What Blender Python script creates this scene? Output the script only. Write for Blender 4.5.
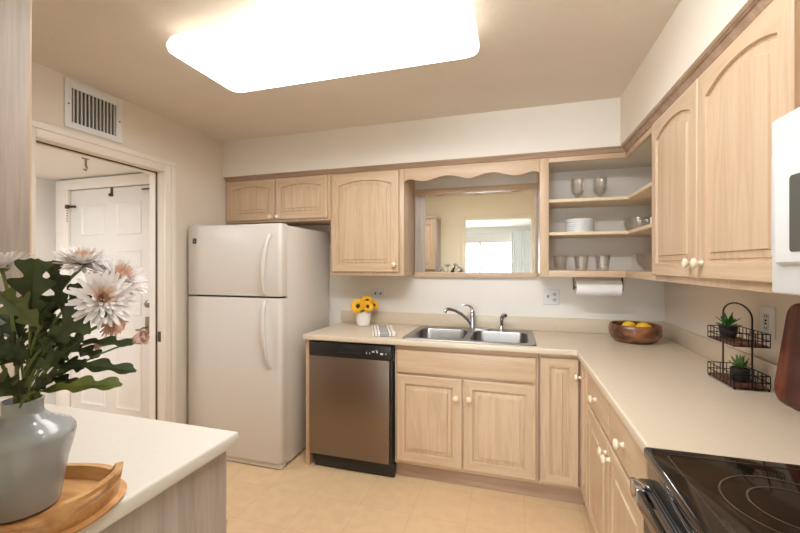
import bpy, bmesh, math, random
from math import pi, sin, cos, radians as R
from mathutils import Vector, Matrix

for o in list(bpy.data.objects): bpy.data.objects.remove(o, do_unlink=True)
C = bpy.context.scene.collection
S = bpy.context.scene
random.seed(7)

# ------------------------------------------------------------------ camera
CAM = Vector((-0.968, -2.9886, 1.389)); YAW = 0.2903; F = 383.97
cd = bpy.data.cameras.new('camera'); cam = bpy.data.objects.new('camera', cd); C.objects.link(cam)
cam.location = CAM; cam.rotation_euler = (R(90), 0, YAW)
cd.sensor_width = 36; cd.sensor_fit = 'HORIZONTAL'; cd.lens = F/800*36
cd.shift_y = -(266.5-265.58)/800; cd.clip_start = 0.02
S.camera = cam
# ------------------------------------------------------------------ world, daylight, exposure
w = bpy.data.worlds.new('sky'); S.world = w; w.use_nodes = True
bg = w.node_tree.nodes['Background']; bg.inputs['Color'].default_value = (0.86, 0.93, 1.0, 1); bg.inputs['Strength'].default_value = 13.0
def area(name, loc, rot, sx, sy, power, col, portal=False):
    l = bpy.data.lights.new(name, 'AREA'); l.shape = 'RECTANGLE'; l.size = sx; l.size_y = sy; l.energy = power; l.color = col
    o = bpy.data.objects.new(name, l); C.objects.link(o); o.location = loc; o.rotation_euler = rot
    if portal: l.cycles.is_portal = True
    return o
area('daylight_portal', (-1.75, -7.66, 1.03), (R(90), 0, 0), 2.5, 2.05, 1, (1, 1, 1), True)
area('dining_room_fill', (-1.3, -4.0, 2.36), (0, 0, 0), 1.4, 0.9, 18, (0.90, 0.95, 1.0))  # added fill light, no fixture modelled in the dining room
area('kitchen_rear_fill', (-1.25, -2.0, 2.375), (R(38), 0, 0), 1.2, 0.10, 18, (0.95, 0.97, 1.0))  # added fill aimed at the back wall; no lamp hangs here
area('hall_fill', (-4.0, -1.9, 2.10), (0, 0, 0), 0.4, 0.4, 15, (0.94, 0.93, 1.0))  # unseen fill light added to brighten the hall
S.view_settings.view_transform = 'Standard'; S.view_settings.look = 'None'
S.view_settings.gamma = 1; S.view_settings.use_curve_mapping = False
S.view_settings.exposure = 0.09
FIX_STRENGTH = 7.2
try: S.cycles.max_bounces = 10; S.cycles.diffuse_bounces = 6; S.cycles.transparent_max_bounces = 16
except Exception: pass

# ------------------------------------------------------------------ materials
def lin(c): return tuple(((x/255)/12.92 if x/255 <= 0.04045 else (((x/255)+0.055)/1.055)**2.4) for x in c)
def newmat(name):
    m = bpy.data.materials.new(name); m.use_nodes = True
    return m, m.node_tree, m.node_tree.nodes['Principled BSDF']
def plain(name, rgb, rough=0.5, metal=0.0, spec=0.5, var=0.04, scale=12, bump=0.0, bscale=200, coat=0.0):
    m, nt, b = newmat(name); c = lin(rgb)
    b.inputs['Roughness'].default_value = rough; b.inputs['Metallic'].default_value = metal
    b.inputs['Specular IOR Level'].default_value = spec
    if coat: b.inputs['Coat Weight'].default_value = coat; b.inputs['Coat Roughness'].default_value = 0.08
    tc = nt.nodes.new('ShaderNodeTexCoord')
    n = nt.nodes.new('ShaderNodeTexNoise'); n.inputs['Scale'].default_value = scale; n.inputs['Detail'].default_value = 4
    nt.links.new(tc.outputs['Object'], n.inputs['Vector'])
    r = nt.nodes.new('ShaderNodeValToRGB')
    r.color_ramp.elements[0].position = 0.3; r.color_ramp.elements[1].position = 0.7
    r.color_ramp.elements[0].color = tuple(x*(1-var) for x in c)+(1,); r.color_ramp.elements[1].color = tuple(min(1, x*(1+var)) for x in c)+(1,)
    nt.links.new(n.outputs['Fac'], r.inputs['Fac']); nt.links.new(r.outputs['Color'], b.inputs['Base Color'])
    if bump:
        n2 = nt.nodes.new('ShaderNodeTexNoise'); n2.inputs['Scale'].default_value = bscale; n2.inputs['Detail'].default_value = 3
        nt.links.new(tc.outputs['Object'], n2.inputs['Vector'])
        bp = nt.nodes.new('ShaderNodeBump'); bp.inputs['Strength'].default_value = bump; bp.inputs['Distance'].default_value = 0.004
        nt.links.new(n2.outputs['Fac'], bp.inputs['Height']); nt.links.new(bp.outputs['Normal'], b.inputs['Normal'])
    return m
def wood(name, dark, mid, light, axis='z', rough=0.38, stretch=18, fine=1.0, cath=0.5, coat=0.0):
    m, nt, b = newmat(name)
    N = nt.nodes; L = nt.links
    tc = N.new('ShaderNodeTexCoord'); mp = N.new('ShaderNodeMapping')
    s = [1.0, 1.0, 1.0]; s['xyz'.index(axis)] = 1.0/stretch
    mp.inputs['Scale'].default_value = s; L.new(tc.outputs['Object'], mp.inputs['Vector'])
    n1 = N.new('ShaderNodeTexNoise'); n1.inputs['Scale'].default_value = 9*fine; n1.inputs['Detail'].default_value = 3; n1.inputs['Distortion'].default_value = 0.6
    L.new(mp.outputs['Vector'], n1.inputs['Vector'])
    mul = N.new('ShaderNodeMath'); mul.operation = 'MULTIPLY'; mul.inputs[1].default_value = 9.0; L.new(n1.outputs['Fac'], mul.inputs[0])
    fr = N.new('ShaderNodeMath'); fr.operation = 'PINGPONG'; fr.inputs[1].default_value = 1.0; L.new(mul.outputs[0], fr.inputs[0])
    n2 = N.new('ShaderNodeTexNoise'); n2.inputs['Scale'].default_value = 160*fine; n2.inputs['Detail'].default_value = 3
    L.new(mp.outputs['Vector'], n2.inputs['Vector'])
    mx = N.new('ShaderNodeMix'); mx.data_type = 'FLOAT'; mx.inputs['Factor'].default_value = 1-cath
    L.new(fr.outputs[0], mx.inputs['A']); L.new(n2.outputs['Fac'], mx.inputs['B'])
    r = N.new('ShaderNodeValToRGB'); e = r.color_ramp.elements
    e[0].position = 0.15; e[0].color = lin(dark)+(1,); e[1].position = 0.85; e[1].color = lin(light)+(1,)
    k = e.new(0.5); k.color = lin(mid)+(1,)
    L.new(mx.outputs['Result'], r.inputs['Fac']); L.new(r.outputs['Color'], b.inputs['Base Color'])
    b.inputs['Roughness'].default_value = rough
    if coat: b.inputs['Coat Weight'].default_value = coat; b.inputs['Coat Roughness'].default_value = 0.15
    bp = N.new('ShaderNodeBump'); bp.inputs['Strength'].default_value = 0.06; bp.inputs['Distance'].default_value = 0.001
    L.new(n2.outputs['Fac'], bp.inputs['Height']); L.new(bp.outputs['Normal'], b.inputs['Normal'])
    return m
OAK = ((193, 165, 135), (205, 178, 148), (214, 189, 161))
M = {}
M['oak'] = wood('pickled_oak', *OAK, axis='z', fine=1.7, cath=.4)
M['oak_x'] = wood('pickled_oak_along_x', *OAK, axis='x', fine=1.7, cath=.4)
M['oak_y'] = wood('pickled_oak_along_y', *OAK, axis='y', fine=1.7, cath=.4)
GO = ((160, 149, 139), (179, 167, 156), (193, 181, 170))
M['crown'] = wood('darker_oak_moulding', (158, 130, 108), (172, 144, 121), (186, 158, 136), axis='x', rough=0.45)  # darker oak tone, also used on the toe kicks
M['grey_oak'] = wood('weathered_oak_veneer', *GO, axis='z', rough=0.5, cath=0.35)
M['wall'] = plain('cream_wall_paint', (228, 219, 205), 0.7, var=0.015, scale=3, bump=0.12, bscale=90)
M['splash'] = plain('pale_wall_paint', (234, 230, 222), 0.6, var=0.015, scale=3, bump=0.12, bscale=90)
M['ceil'] = plain('ceiling_paint', (226, 217, 205), 0.85, var=0.02, scale=4, bump=0.35, bscale=140)
M['yellow'] = plain('yellow_cream_paint', (245, 236, 210), 0.7, var=0.015, scale=3, bump=0.1, bscale=90)
M['hallw'] = plain('hall_wall_paint', (226, 222, 216), 0.7, var=0.015, scale=3)
M['trim'] = plain('white_trim_paint', (236, 229, 219), 0.4, var=0.015)
M['door'] = plain('white_door_paint', (230, 226, 220), 0.4, var=0.01)
M['counter'] = plain('almond_laminate', (214, 200, 178), 0.3, var=0.02, scale=60)
M['counter_pale'] = plain('pale_laminate', (222, 216, 205), 0.3, var=0.015, scale=60)
M['fridge'] = plain('white_appliance_enamel', (216, 211, 203), 0.33, var=0.008, bump=0.03, bscale=400)
M['white'] = plain('white_plastic', (226, 228, 229), 0.3, var=0.01)
M['porcelain'] = plain('porcelain', (243, 240, 234), 0.18, var=0.01)
M['knob'] = plain('cream_ceramic_knob', (236, 222, 196), 0.2, var=0.01)
M['black'] = plain('black_plastic', (30, 29, 29), 0.3, var=0.05)
M['wire'] = plain('black_wire', (28, 25, 24), 0.45, metal=0.4, var=0.05)
M['gap'] = plain('dark_void', (24, 22, 20), 0.8, var=0.02)
M['dimglass'] = plain('grey_window_glass', (92, 94, 88), 0.15, var=0.03)  # grey of the reflected room is put into the glass colour
M['glassblack'] = plain('black_ceramic_glass', (20, 14, 11), 0.06, var=0.05)
M['ring'] = plain('printed_burner_ring', (92, 78, 68), 0.2, var=0.05)
M['chrome'] = plain('chrome', (200, 200, 202), 0.12, metal=1.0, var=0.01)
M['steel'] = plain('brushed_steel', (150, 149, 148), 0.28, metal=1.0, var=0.03, scale=60)
M['bronze'] = plain('dark_bronze', (92, 80, 68), 0.4, metal=0.7, var=0.05)
M['nickel'] = plain('aged_nickel', (150, 138, 122), 0.3, metal=0.9, var=0.05)
M['slat'] = plain('vent_metal', (214, 212, 208), 0.5, var=0.02)
M['ductshade'] = plain('duct_shade_grey', (74, 78, 80), 0.6, var=0.05)
M['paper'] = plain('paper_towel', (243, 242, 240), 0.9, var=0.01, bump=0.15, bscale=300)
M['vase'] = plain('grey_glazed_ceramic', (158, 162, 162), 0.16, var=0.07, scale=9, coat=0.3)
M['petal'] = plain('white_petal', (234, 228, 226), 0.65, var=0.04, scale=30)
M['peach'] = plain('peach_petal', (224, 190, 168), 0.65, var=0.1, scale=40)
M['pink'] = plain('dusty_pink_petal', (208, 172, 158), 0.7, var=0.06, scale=40)
M['leaf'] = plain('dark_green_leaf', (46, 57, 19), 0.5, var=0.5, scale=22)
M['leaf2'] = plain('mid_green_leaf', (80, 88, 30), 0.5, var=0.4, scale=22)
M['stem'] = plain('green_stem', (92, 106, 48), 0.5, var=0.15)
M['succ'] = plain('succulent_green', (58, 120, 58), 0.45, var=0.25, scale=60)
M['succ2'] = plain('succulent_lime_green', (96, 130, 62), 0.45, var=0.25, scale=60)
M['sunp'] = plain('sunflower_yellow', (242, 186, 38), 0.6, var=0.12, scale=60)
M['sunc'] = plain('sunflower_centre', (70, 42, 22), 0.85, var=0.3, scale=200, bump=0.6, bscale=500)
M['lemon'] = plain('lemon_peel', (236, 190, 36), 0.45, var=0.05, bump=0.3, bscale=260)
M['soil'] = plain('potting_soil', (60, 46, 36), 0.95, var=0.3, scale=120)
M['pot'] = plain('matte_black_pot', (36, 35, 36), 0.5, var=0.06)
M['curtain'] = plain('sheer_white_curtain', (238, 240, 242), 0.8, var=0.02)
M['board'] = wood('walnut_board', (70, 30, 22), (104, 50, 36), (134, 74, 52), axis='z', rough=0.4, stretch=6, fine=0.7, cath=0.7)
M['rackwood'] = wood('rustic_rack_wood', (88, 52, 36), (122, 78, 56), (150, 104, 78), axis='y', rough=0.6, stretch=8)
M['tray'] = wood('acacia_tray', (164, 112, 62), (196, 146, 92), (214, 170, 116), axis='x', rough=0.4, stretch=8, fine=0.8)
M['bowl'] = wood('walnut_bowl', (66, 36, 22), (112, 66, 40), (158, 104, 66), axis='x', rough=0.35, stretch=7, fine=1.0, cath=0.7, coat=0.3)
M['plat'] = plain('stoneware_white', (226, 228, 228), 0.25, var=0.01)

def glassmat(name, tint=(1, 1, 1), alpha=0.75, base=0.03, rough=0.04):
    m = bpy.data.materials.new(name); m.use_nodes = True; nt = m.node_tree
    for n in list(nt.nodes): nt.nodes.remove(n)
    out = nt.nodes.new('ShaderNodeOutputMaterial'); t = nt.nodes.new('ShaderNodeBsdfTransparent'); g = nt.nodes.new('ShaderNodeBsdfGlossy')
    t.inputs['Color'].default_value = tint+(1,); g.inputs['Roughness'].default_value = rough
    lw = nt.nodes.new('ShaderNodeLayerWeight'); lw.inputs['Blend'].default_value = alpha
    mx = nt.nodes.new('ShaderNodeMixShader'); ma = nt.nodes.new('ShaderNodeMath'); ma.operation = 'MULTIPLY_ADD'; ma.inputs[1].default_value = .75; ma.inputs[2].default_value = base
    nt.links.new(lw.outputs['Facing'], ma.inputs[0]); nt.links.new(ma.outputs[0], mx.inputs['Fac'])
    nt.links.new(t.outputs[0], mx.inputs[1]); nt.links.new(g.outputs[0], mx.inputs[2]); nt.links.new(mx.outputs[0], out.inputs['Surface'])
    return m
M['glass'] = glassmat('cut_glass', (0.985, 0.98, 0.97), 0.3, 0.08, 0.08)
M['pane'] = glassmat('window_pane', (0.97, 0.98, 0.98), 0.1)
m, nt, b = newmat('mirror_silver'); b.inputs['Base Color'].default_value = (0.94, 0.95, 0.94, 1); b.inputs['Metallic'].default_value = 1; b.inputs['Roughness'].default_value = 0.0
M['mirror'] = m
m, nt, b = newmat('lit_diffuser'); b.inputs['Base Color'].default_value = (0.9, 0.88, 0.84, 1)
b.inputs['Emission Color'].default_value = (0.97, 0.985, 1.0, 1); b.inputs['Emission Strength'].default_value = FIX_STRENGTH
M['lit'] = m
m, nt, b = newmat('lit_diffuser_side'); b.inputs['Base Color'].default_value = (0.9, 0.88, 0.84, 1)
b.inputs['Emission Color'].default_value = (1.0, 0.92, 0.80, 1); b.inputs['Emission Strength'].default_value = 1.3
M['litside'] = m
# dishwasher door: brushed, brownish reflective stainless
m, nt, b = newmat('brushed_bronze_steel'); b.inputs['Base Color'].default_value = lin((138, 124, 112))+(1,); b.inputs['Metallic'].default_value = 1
b.inputs['Roughness'].default_value = 0.4
tc = nt.nodes.new('ShaderNodeTexCoord'); mp = nt.nodes.new('ShaderNodeMapping'); mp.inputs['Scale'].default_value = (120, 120, 2)
n = nt.nodes.new('ShaderNodeTexNoise'); n.inputs['Scale'].default_value = 4
nt.links.new(tc.outputs['Object'], mp.inputs['Vector']); nt.links.new(mp.outputs['Vector'], n.inputs['Vector'])
bp = nt.nodes.new('ShaderNodeBump'); bp.inputs['Strength'].default_value = 0.05; bp.inputs['Distance'].default_value = 0.001
nt.links.new(n.outputs['Fac'], bp.inputs['Height']); nt.links.new(bp.outputs['Normal'], b.inputs['Normal'])
M['dwsteel'] = m
# vinyl floor: square tiles with faint joints
m, nt, b = newmat('vinyl_floor'); N = nt.nodes; L = nt.links
tc = N.new('ShaderNodeTexCoord'); br = N.new('ShaderNodeTexBrick'); br.offset = 0; br.squash = 1
br.inputs['Scale'].default_value = 1; br.inputs['Brick Width'].default_value = 0.305; br.inputs['Row Height'].default_value = 0.305
br.inputs['Mortar Size'].default_value = 0.0022; br.inputs['Mortar Smooth'].default_value = 0.4
br.inputs['Color1'].default_value = lin((225, 197, 156))+(1,); br.inputs['Color2'].default_value = lin((222, 193, 152))+(1,); br.inputs['Mortar'].default_value = lin((211, 180, 137))+(1,)
L.new(tc.outputs['Object'], br.inputs['Vector'])
n = N.new('ShaderNodeTexNoise'); n.inputs['Scale'].default_value = 14; n.inputs['Detail'].default_value = 6; L.new(tc.outputs['Object'], n.inputs['Vector'])
r = N.new('ShaderNodeValToRGB'); r.color_ramp.elements[0].position = .3; r.color_ramp.elements[1].position = .7
r.color_ramp.elements[0].color = (.95, .94, .92, 1); r.color_ramp.elements[1].color = (1.05, 1.05, 1.05, 1); L.new(n.outputs['Fac'], r.inputs['Fac'])
mx = N.new('ShaderNodeMix'); mx.data_type = 'RGBA'; mx.blend_type = 'MULTIPLY'; mx.inputs['Factor'].default_value = 1
L.new(br.outputs['Color'], mx.inputs['A']); L.new(r.outputs['Color'], mx.inputs['B']); L.new(mx.outputs['Result'], b.inputs['Base Color'])
b.inputs['Roughness'].default_value = 0.35; M['floor'] = m
# striped dish towel (stripes run along the local y axis)
m, nt, b = newmat('striped_cotton'); N = nt.nodes; L = nt.links
tc = N.new('ShaderNodeTexCoord'); sp = N.new('ShaderNodeSeparateXYZ'); L.new(tc.outputs['Object'], sp.inputs[0])
mr = N.new('ShaderNodeMapRange'); mr.inputs['From Min'].default_value = -0.09; mr.inputs['From Max'].default_value = 0.09; L.new(sp.outputs['X'], mr.inputs['Value'])
r = N.new('ShaderNodeValToRGB'); r.color_ramp.interpolation = 'CONSTANT'; e = r.color_ramp.elements
GREY = lin((168, 164, 160))+(1,); WH = lin((236, 232, 226))+(1,); NV = lin((70, 78, 104))+(1,)
e[0].position = 0; e[0].color = NV; e[1].position = 0.04; e[1].color = WH
for p, c in ((.10, GREY), (.15, WH), (.22, GREY), (.26, WH), (.34, NV), (.36, GREY), (.64, NV), (.66, WH), (.74, GREY), (.78, WH), (.90, GREY), (.96, NV)):
    k = e.new(p); k.color = c
L.new(mr.outputs['Result'], r.inputs['Fac']); L.new(r.outputs['Color'], b.inputs['Base Color']); b.inputs['Roughness'].default_value = 0.95
M['towel'] = m

# ------------------------------------------------------------------ geometry helpers
class B:
    def __init__(s): s.bm = bmesh.new()
    def _merge(s, b2, mi):
        for f in b2.faces: f.material_index = mi
        me = bpy.data.meshes.new('tmp'); b2.to_mesh(me); b2.free(); s.bm.from_mesh(me); bpy.data.meshes.remove(me)
    def box(s, x0, x1, y0, y1, z0, z1, bev=0.0, mi=0, seg=2):
        b2 = bmesh.new(); bmesh.ops.create_cube(b2, size=1)
        for v in b2.verts: v.co = Vector(((x0+x1)/2+v.co.x*(x1-x0), (y0+y1)/2+v.co.y*(y1-y0), (z0+z1)/2+v.co.z*(z1-z0)))
        if bev: bmesh.ops.bevel(b2, geom=list(b2.edges), offset=bev, segments=seg, affect='EDGES', profile=0.5)
        s._merge(b2, mi); return s
    def lathe(s, prof, c=(0, 0, 0), axis=(0, 0, 1), seg=32, mi=0, sx=1.0, sy=1.0):
        b2 = bmesh.new(); q = Vector(axis).to_track_quat('Z', 'Y'); c = Vector(c); rings = []
        for r, z in prof:
            if r <= 1e-6: rings.append([b2.verts.new(c+q@Vector((0, 0, z)))])
            else: rings.append([b2.verts.new(c+q@Vector((r*sx*cos(2*pi*i/seg), r*sy*sin(2*pi*i/seg), z))) for i in range(seg)])
        for a, d in zip(rings, rings[1:]):
            for i in range(seg):
                j = (i+1) % seg
                if len(a) == 1 and len(d) == 1: continue
                if len(a) == 1: b2.faces.new((a[0], d[i], d[j]))
                elif len(d) == 1: b2.faces.new((a[i], a[j], d[0]))
                else: b2.faces.new((a[i], a[j], d[j], d[i]))
        bmesh.ops.recalc_face_normals(b2, faces=list(b2.faces)); s._merge(b2, mi); return s
    def tube(s, pts, r, seg=8, closed=False, mi=0, cap=True):
        b2 = bmesh.new(); pts = [Vector(p) for p in pts]; n = len(pts); rr = r if isinstance(r, (list, tuple)) else [r]*n
        rings = []; up = None
        for i, p in enumerate(pts):
            if closed: t = (pts[(i+1) % n]-pts[i-1])
            else: t = pts[min(i+1, n-1)]-pts[max(i-1, 0)]
            t.normalize()
            if up is None:
                up = Vector((0, 0, 1)) if abs(t.z) < 0.9 else Vector((1, 0, 0))
            side = t.cross(up); side.normalize(); up = side.cross(t)
            rings.append([b2.verts.new(p+rr[i]*(side*cos(2*pi*k/seg)+up*sin(2*pi*k/seg))) for k in range(seg)])
        rng = range(n) if closed else range(n-1)
        for i in rng:
            a, d = rings[i], rings[(i+1) % n]
            for k in range(seg): b2.faces.new((a[k], a[(k+1) % seg], d[(k+1) % seg], d[k]))
        if not closed and cap: b2.faces.new(rings[0][::-1]); b2.faces.new(rings[-1])
        bmesh.ops.recalc_face_normals(b2, faces=list(b2.faces)); s._merge(b2, mi); return s
    def prism(s, poly, o, A, Bv, N, t, bev=0.0, mi=0, seg=2):
        """extrude a 2D polygon (a,b) placed at o with axes A,Bv along N by t"""
        b2 = bmesh.new(); o, A, Bv, N = map(Vector, (o, A, Bv, N))
        lo = [b2.verts.new(o+A*a+Bv*b) for a, b in poly]; hi = [b2.verts.new(v.co+N*t) for v in lo]
        b2.faces.new(lo); b2.faces.new(hi); n = len(poly); rim = []
        for i in range(n): b2.faces.new((lo[i], lo[(i+1) % n], hi[(i+1) % n], hi[i]))
        bmesh.ops.recalc_face_normals(b2, faces=list(b2.faces))
        if bev:
            es = [e for e in b2.edges if (e.verts[0] in lo and e.verts[1] in lo) or (e.verts[0] in hi and e.verts[1] in hi)]
            bmesh.ops.bevel(b2, geom=es, offset=bev, segments=seg, affect='EDGES', profile=0.5)
        s._merge(b2, mi); return s
    def loops(s, loops, mi=0, mats=None, cap_last=True, cap_first=False):
        """bridge closed vertex loops of equal length"""
        b2 = bmesh.new(); V = [[b2.verts.new(p) for p in l] for l in loops]; n = len(V[0])
        for k in range(len(V)-1):
            for i in range(n):
                j = (i+1) % n; f = b2.faces.new((V[k][i], V[k][j], V[k+1][j], V[k+1][i]))
        if cap_last: b2.faces.new(V[-1])
        if cap_first: b2.faces.new(V[0][::-1])
        bmesh.ops.recalc_face_normals(b2, faces=list(b2.faces)); s._merge(b2, mi); return s
    def sheet(s, grid, mi=0):
        b2 = bmesh.new(); V = [[b2.verts.new(p) for p in row] for row in grid]
        for a, d in zip(V, V[1:]):
            for i in range(len(a)-1): b2.faces.new((a[i], a[i+1], d[i+1], d[i]))
        s._merge(b2, mi); return s

ORG = {}
def put(o): C.objects.link(o); return o
def obj(name, b, mats, parent=None, smooth=40, kind=None, label=None):
    """links the collected shape as ONE mesh object; vertices are given in world space"""
    me = bpy.data.meshes.new(name); b.bm.to_mesh(me); b.bm.free()
    for m in (mats if isinstance(mats, (list, tuple)) else [mats]): me.materials.append(m)
    if smooth:
        for p in me.polygons: p.use_smooth = True
        me.set_sharp_from_angle(angle=R(smooth))
    o = bpy.data.objects.new(name, me); C.objects.link(o)
    if parent is not None:
        o.parent = parent; org = ORG[parent.name]; me.transform(Matrix.Translation(-org)); ORG[o.name] = org
    else: ORG[o.name] = Vector((0, 0, 0))
    if kind: o['kind'] = kind
    if label: o['label'] = label
    return o
def solo(name, b, mats, label, cat, loc, group=None, smooth=40, kind=None):
    """a thing that is one mesh, its origin at its base"""
    o = obj(name, b, mats, None, smooth); o.data.transform(Matrix.Translation(-Vector(loc))); o.location = loc; ORG[o.name] = Vector(loc)
    o['label'] = label; o['category'] = cat
    if group: o['group'] = group
    if kind: o['kind'] = kind
    return o
def thing(name, label, cat, loc, group=None):
    o = bpy.data.objects.new(name, None); C.objects.link(o); o.location = loc; o.empty_display_size = 0.05
    o['label'] = label; o['category'] = cat; ORG[o.name] = Vector(loc)
    if group: o['group'] = group
    return o
def struct(name, b, m, smooth=40, label=None):
    o = obj(name, b, m, None, smooth); o['kind'] = 'structure'
    if label: o['label'] = label
    return o
def dup(root, loc, label=None, rotz=None):
    r = root.copy(); C.objects.link(r); r.location = loc
    if rotz is not None: r.rotation_euler.z = rotz
    if label: r['label'] = label
    for ch in list(root.children):
        c = ch.copy(); C.objects.link(c); c.parent = r
        for g in list(ch.children):
            d = g.copy(); C.objects.link(d); d.parent = c
    return r

def panel_door(b, o, A, N, wd, ht, t=0.019, fw=0.058, rise=0.0, mi_v=0, mi_h=1, n=14, raised=True):
    """frame-and-raised-panel door: o lower left corner on the cabinet face, A along the width, N outward"""
    o, A, N = Vector(o), Vector(A), Vector(N); Z = Vector((0, 0, 1))
    def loop(ins, d, arc):
        a0, a1, b0, b1 = ins, wd-ins, ins, ht-ins
        pts = [(a0, b0), (a1, b0)]
        for i in range(n+1):
            k = 1-2*i/n
            z = b1-(rise*abs(k)**2.2 if arc else 0)
            pts.append(((a0+a1)/2+(a1-a0)/2*k, z))
        return [o+A*a+Z*z+N*d for a, z in pts]
    L = [loop(0, 0, 0), loop(0, t-0.004, 0), loop(0.004, t, 0), loop(fw, t, 1)]
    seq = [(0.003, t-0.011), (0.011, t-0.0115), (0.014, t-0.007), (0.034, t-0.0045), (0.037, t+0.001)] if raised else []
    L += [loop(fw+i, d, 1) for i, d in seq]
    # outer frame: rails horizontal grain, stiles vertical
    b2 = bmesh.new(); V = [[b2.verts.new(p) for p in l] for l in L]; m = len(V[0])
    for k in range(len(V)-1):
        for i in range(m):
            j = (i+1) % m; f = b2.faces.new((V[k][i], V[k][j], V[k+1][j], V[k+1][i]))
            f.material_index = mi_h if (k <= 2 and (i == 0 or 2 <= i < m-1)) else mi_v
    f = b2.faces.new(V[-1]); f.material_index = mi_v
    b2.normal_update(); bmesh.ops.recalc_face_normals(b2, faces=list(b2.faces))
    me = bpy.data.meshes.new('tmp'); b2.to_mesh(me); b2.free(); b.bm.from_mesh(me); bpy.data.meshes.remove(me)
    return b
def slab_front(b, o, A, N, wd, ht, t=0.019, mi=0):
    o, A, N = Vector(o), Vector(A), Vector(N); Z = Vector((0, 0, 1))
    def loop(i, d): return [o+A*a+Z*z+N*d for a, z in ((i, i), (wd-i, i), (wd-i, ht-i), (i, ht-i))]
    return b.loops([loop(0, 0), loop(0, t-0.007), loop(0.004, t-0.002), loop(0.012, t)], mi)
def add_knob(parent, p, N):
    b = B(); b.lathe([(0, 0), (0.012, 0.001), (0.008, 0.006), (0.0075, 0.013), (0.014, 0.018), (0.0185, 0.023), (0.0175, 0.029), (0.011, 0.033), (0, 0.034)], p, N, 16)
    return obj('knob', b, M['knob'], parent, label='cream ceramic knob')
X = Vector((1, 0, 0)); Y = Vector((0, 1, 0)); Z = Vector((0, 0, 1))
def door_part(parent, name, o, A, N, wd, ht, knob=None, rise=0.0, fw=0.055, mats=None):
    ax = M['oak_x'] if abs(A[0]) > 0.5 else M['oak_y']
    d = obj(name, panel_door(B(), o, A, N, wd, ht, rise=rise, fw=fw), mats or [M['oak'], ax], parent, smooth=25)
    if knob:
        p = Vector(o)+Vector(A)*knob[0]+Z*knob[1]+Vector(N)*0.019
        add_knob(d, p, N)
    return d
def drawer_part(parent, o, A, N, wd, ht, knob=True, name='drawer'):
    ax = M['oak_x'] if abs(A[0]) > 0.5 else M['oak_y']
    d = obj(name, slab_front(B(), o, A, N, wd, ht), ax, parent, smooth=25)
    if knob: add_knob(d, Vector(o)+Vector(A)*wd/2+Z*ht/2+Vector(N)*0.019, N)
    return d

# ------------------------------------------------------------------ the setting
LW, RW, RY, ZC, ZS = -3.2975, 0.0, -2.72, 2.42, 2.124
OY0, OY1, OZ = -1.656, -0.908, 2.04      # opening in the left wall
RX0, RX1, RZ = -1.665, -0.745, 2.06      # opening in the rear wall (behind the camera)
M['bounce_floor'] = plain('pale_bounce_floor', (222, 219, 214), 0.95, var=0.06, scale=150)  # pale dining floor tone made up to cool the bounced light
struct('floor', B().box(-4.95, 0.12, RY-.12, 0.1, -0.05, 0), M['floor'])
struct('floor_dining', B().box(-4.95, 0.12, -7.8, RY-.12, -0.05, 0), M['bounce_floor'])
struct('ceiling', B().box(LW-.115, 0.12, RY-.12, 0.1, ZC, ZC+.05), M['ceil'])
struct('ceiling_dining', B().box(-4.95, 0.12, -7.8, RY-.12, ZC, ZC+.05), M['hallw'])
struct('ceiling_hall', B().box(-4.95, LW-.115, RY-.12, -0.5, 2.13, 2.18), M['trim'])
struct('wall_back', B().box(LW, 0.12, 0, 0.1, 0, ZC), M['splash'])
struct('wall_right', B().box(0, 0.12, -7.8, 0, 0, ZC), M['wall'])
b = B(); b.box(LW-.115, LW, OY1, 0.1, 0, ZC).box(LW-.115, LW, RY, OY0, 0, ZC).box(LW-.115, LW, OY0, OY1, OZ, ZC)
struct('wall_left', b, M['wall'])
b = B(); b.box(LW-.115, RX0, RY-.12, RY, 0, ZC).box(RX1, 0, RY-.12, RY, 0, ZC).box(RX0, RX1, RY-.12, RY, RZ, ZC)
struct('wall_rear', b, M['yellow'])
struct('wall_soffit_back', B().box(LW, 0, -.348, 0, ZS, ZC), M['splash'])
struct('wall_soffit_right', B().box(-.348, 0, RY, -.348, ZS, ZC), M['wall'])
struct('wall_hall_back', B().box(-4.95, LW-.115, -.62, -.5, 0, 2.13), M['hallw'])
struct('wall_hall_side', B().box(-4.95, -4.82, -7.8, -.62, 0, ZC), M['hallw'])
# dining room far wall with the sliding glass door
wx0, wx1, wz = -2.98, -0.52, 2.05
b = B(); b.box(-4.82, wx0, -7.72, -7.6, 0, ZC).box(wx1, 0, -7.72, -7.6, 0, ZC).box(wx0, wx1, -7.72, -7.6, wz, ZC)
struct('wall_dining', b, M['hallw'])
struct('wall_hall_header', B().box(-4.82, LW-.115, RY-.12, RY-.10, 2.13, ZC), M['hallw'])
wn = bpy.data.objects.new('window_1', None); C.objects.link(wn); wn.location = (-1.75, -7.66, 0); wn['kind'] = 'structure'; ORG[wn.name] = Vector(wn.location)
b = B()
b.box(wx0, wx1, -7.7, -7.62, wz-.05, wz).box(wx0, wx1, -7.7, -7.62, 0, .04)
b.box(wx0, wx0+.05, -7.7, -7.62, 0, wz).box(wx1-.05, wx1, -7.7, -7.62, 0, wz).box(-1.90, -1.84, -7.69, -7.63, 0, wz)
obj('window_frame', b, M['slat'], wn)
obj('pane', B().box(wx0+.05, -1.9, -7.665, -7.659, .04, wz-.05), M['pane'], wn)
obj('pane', B().box(-1.84, wx1-.05, -7.665, -7.659, .04, wz-.05), M['pane'], wn)
# patio slab outside
struct('floor_patio', B().box(-6, 2, -12, -7.8, -.08, -.03), M['counter_pale'])
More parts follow.
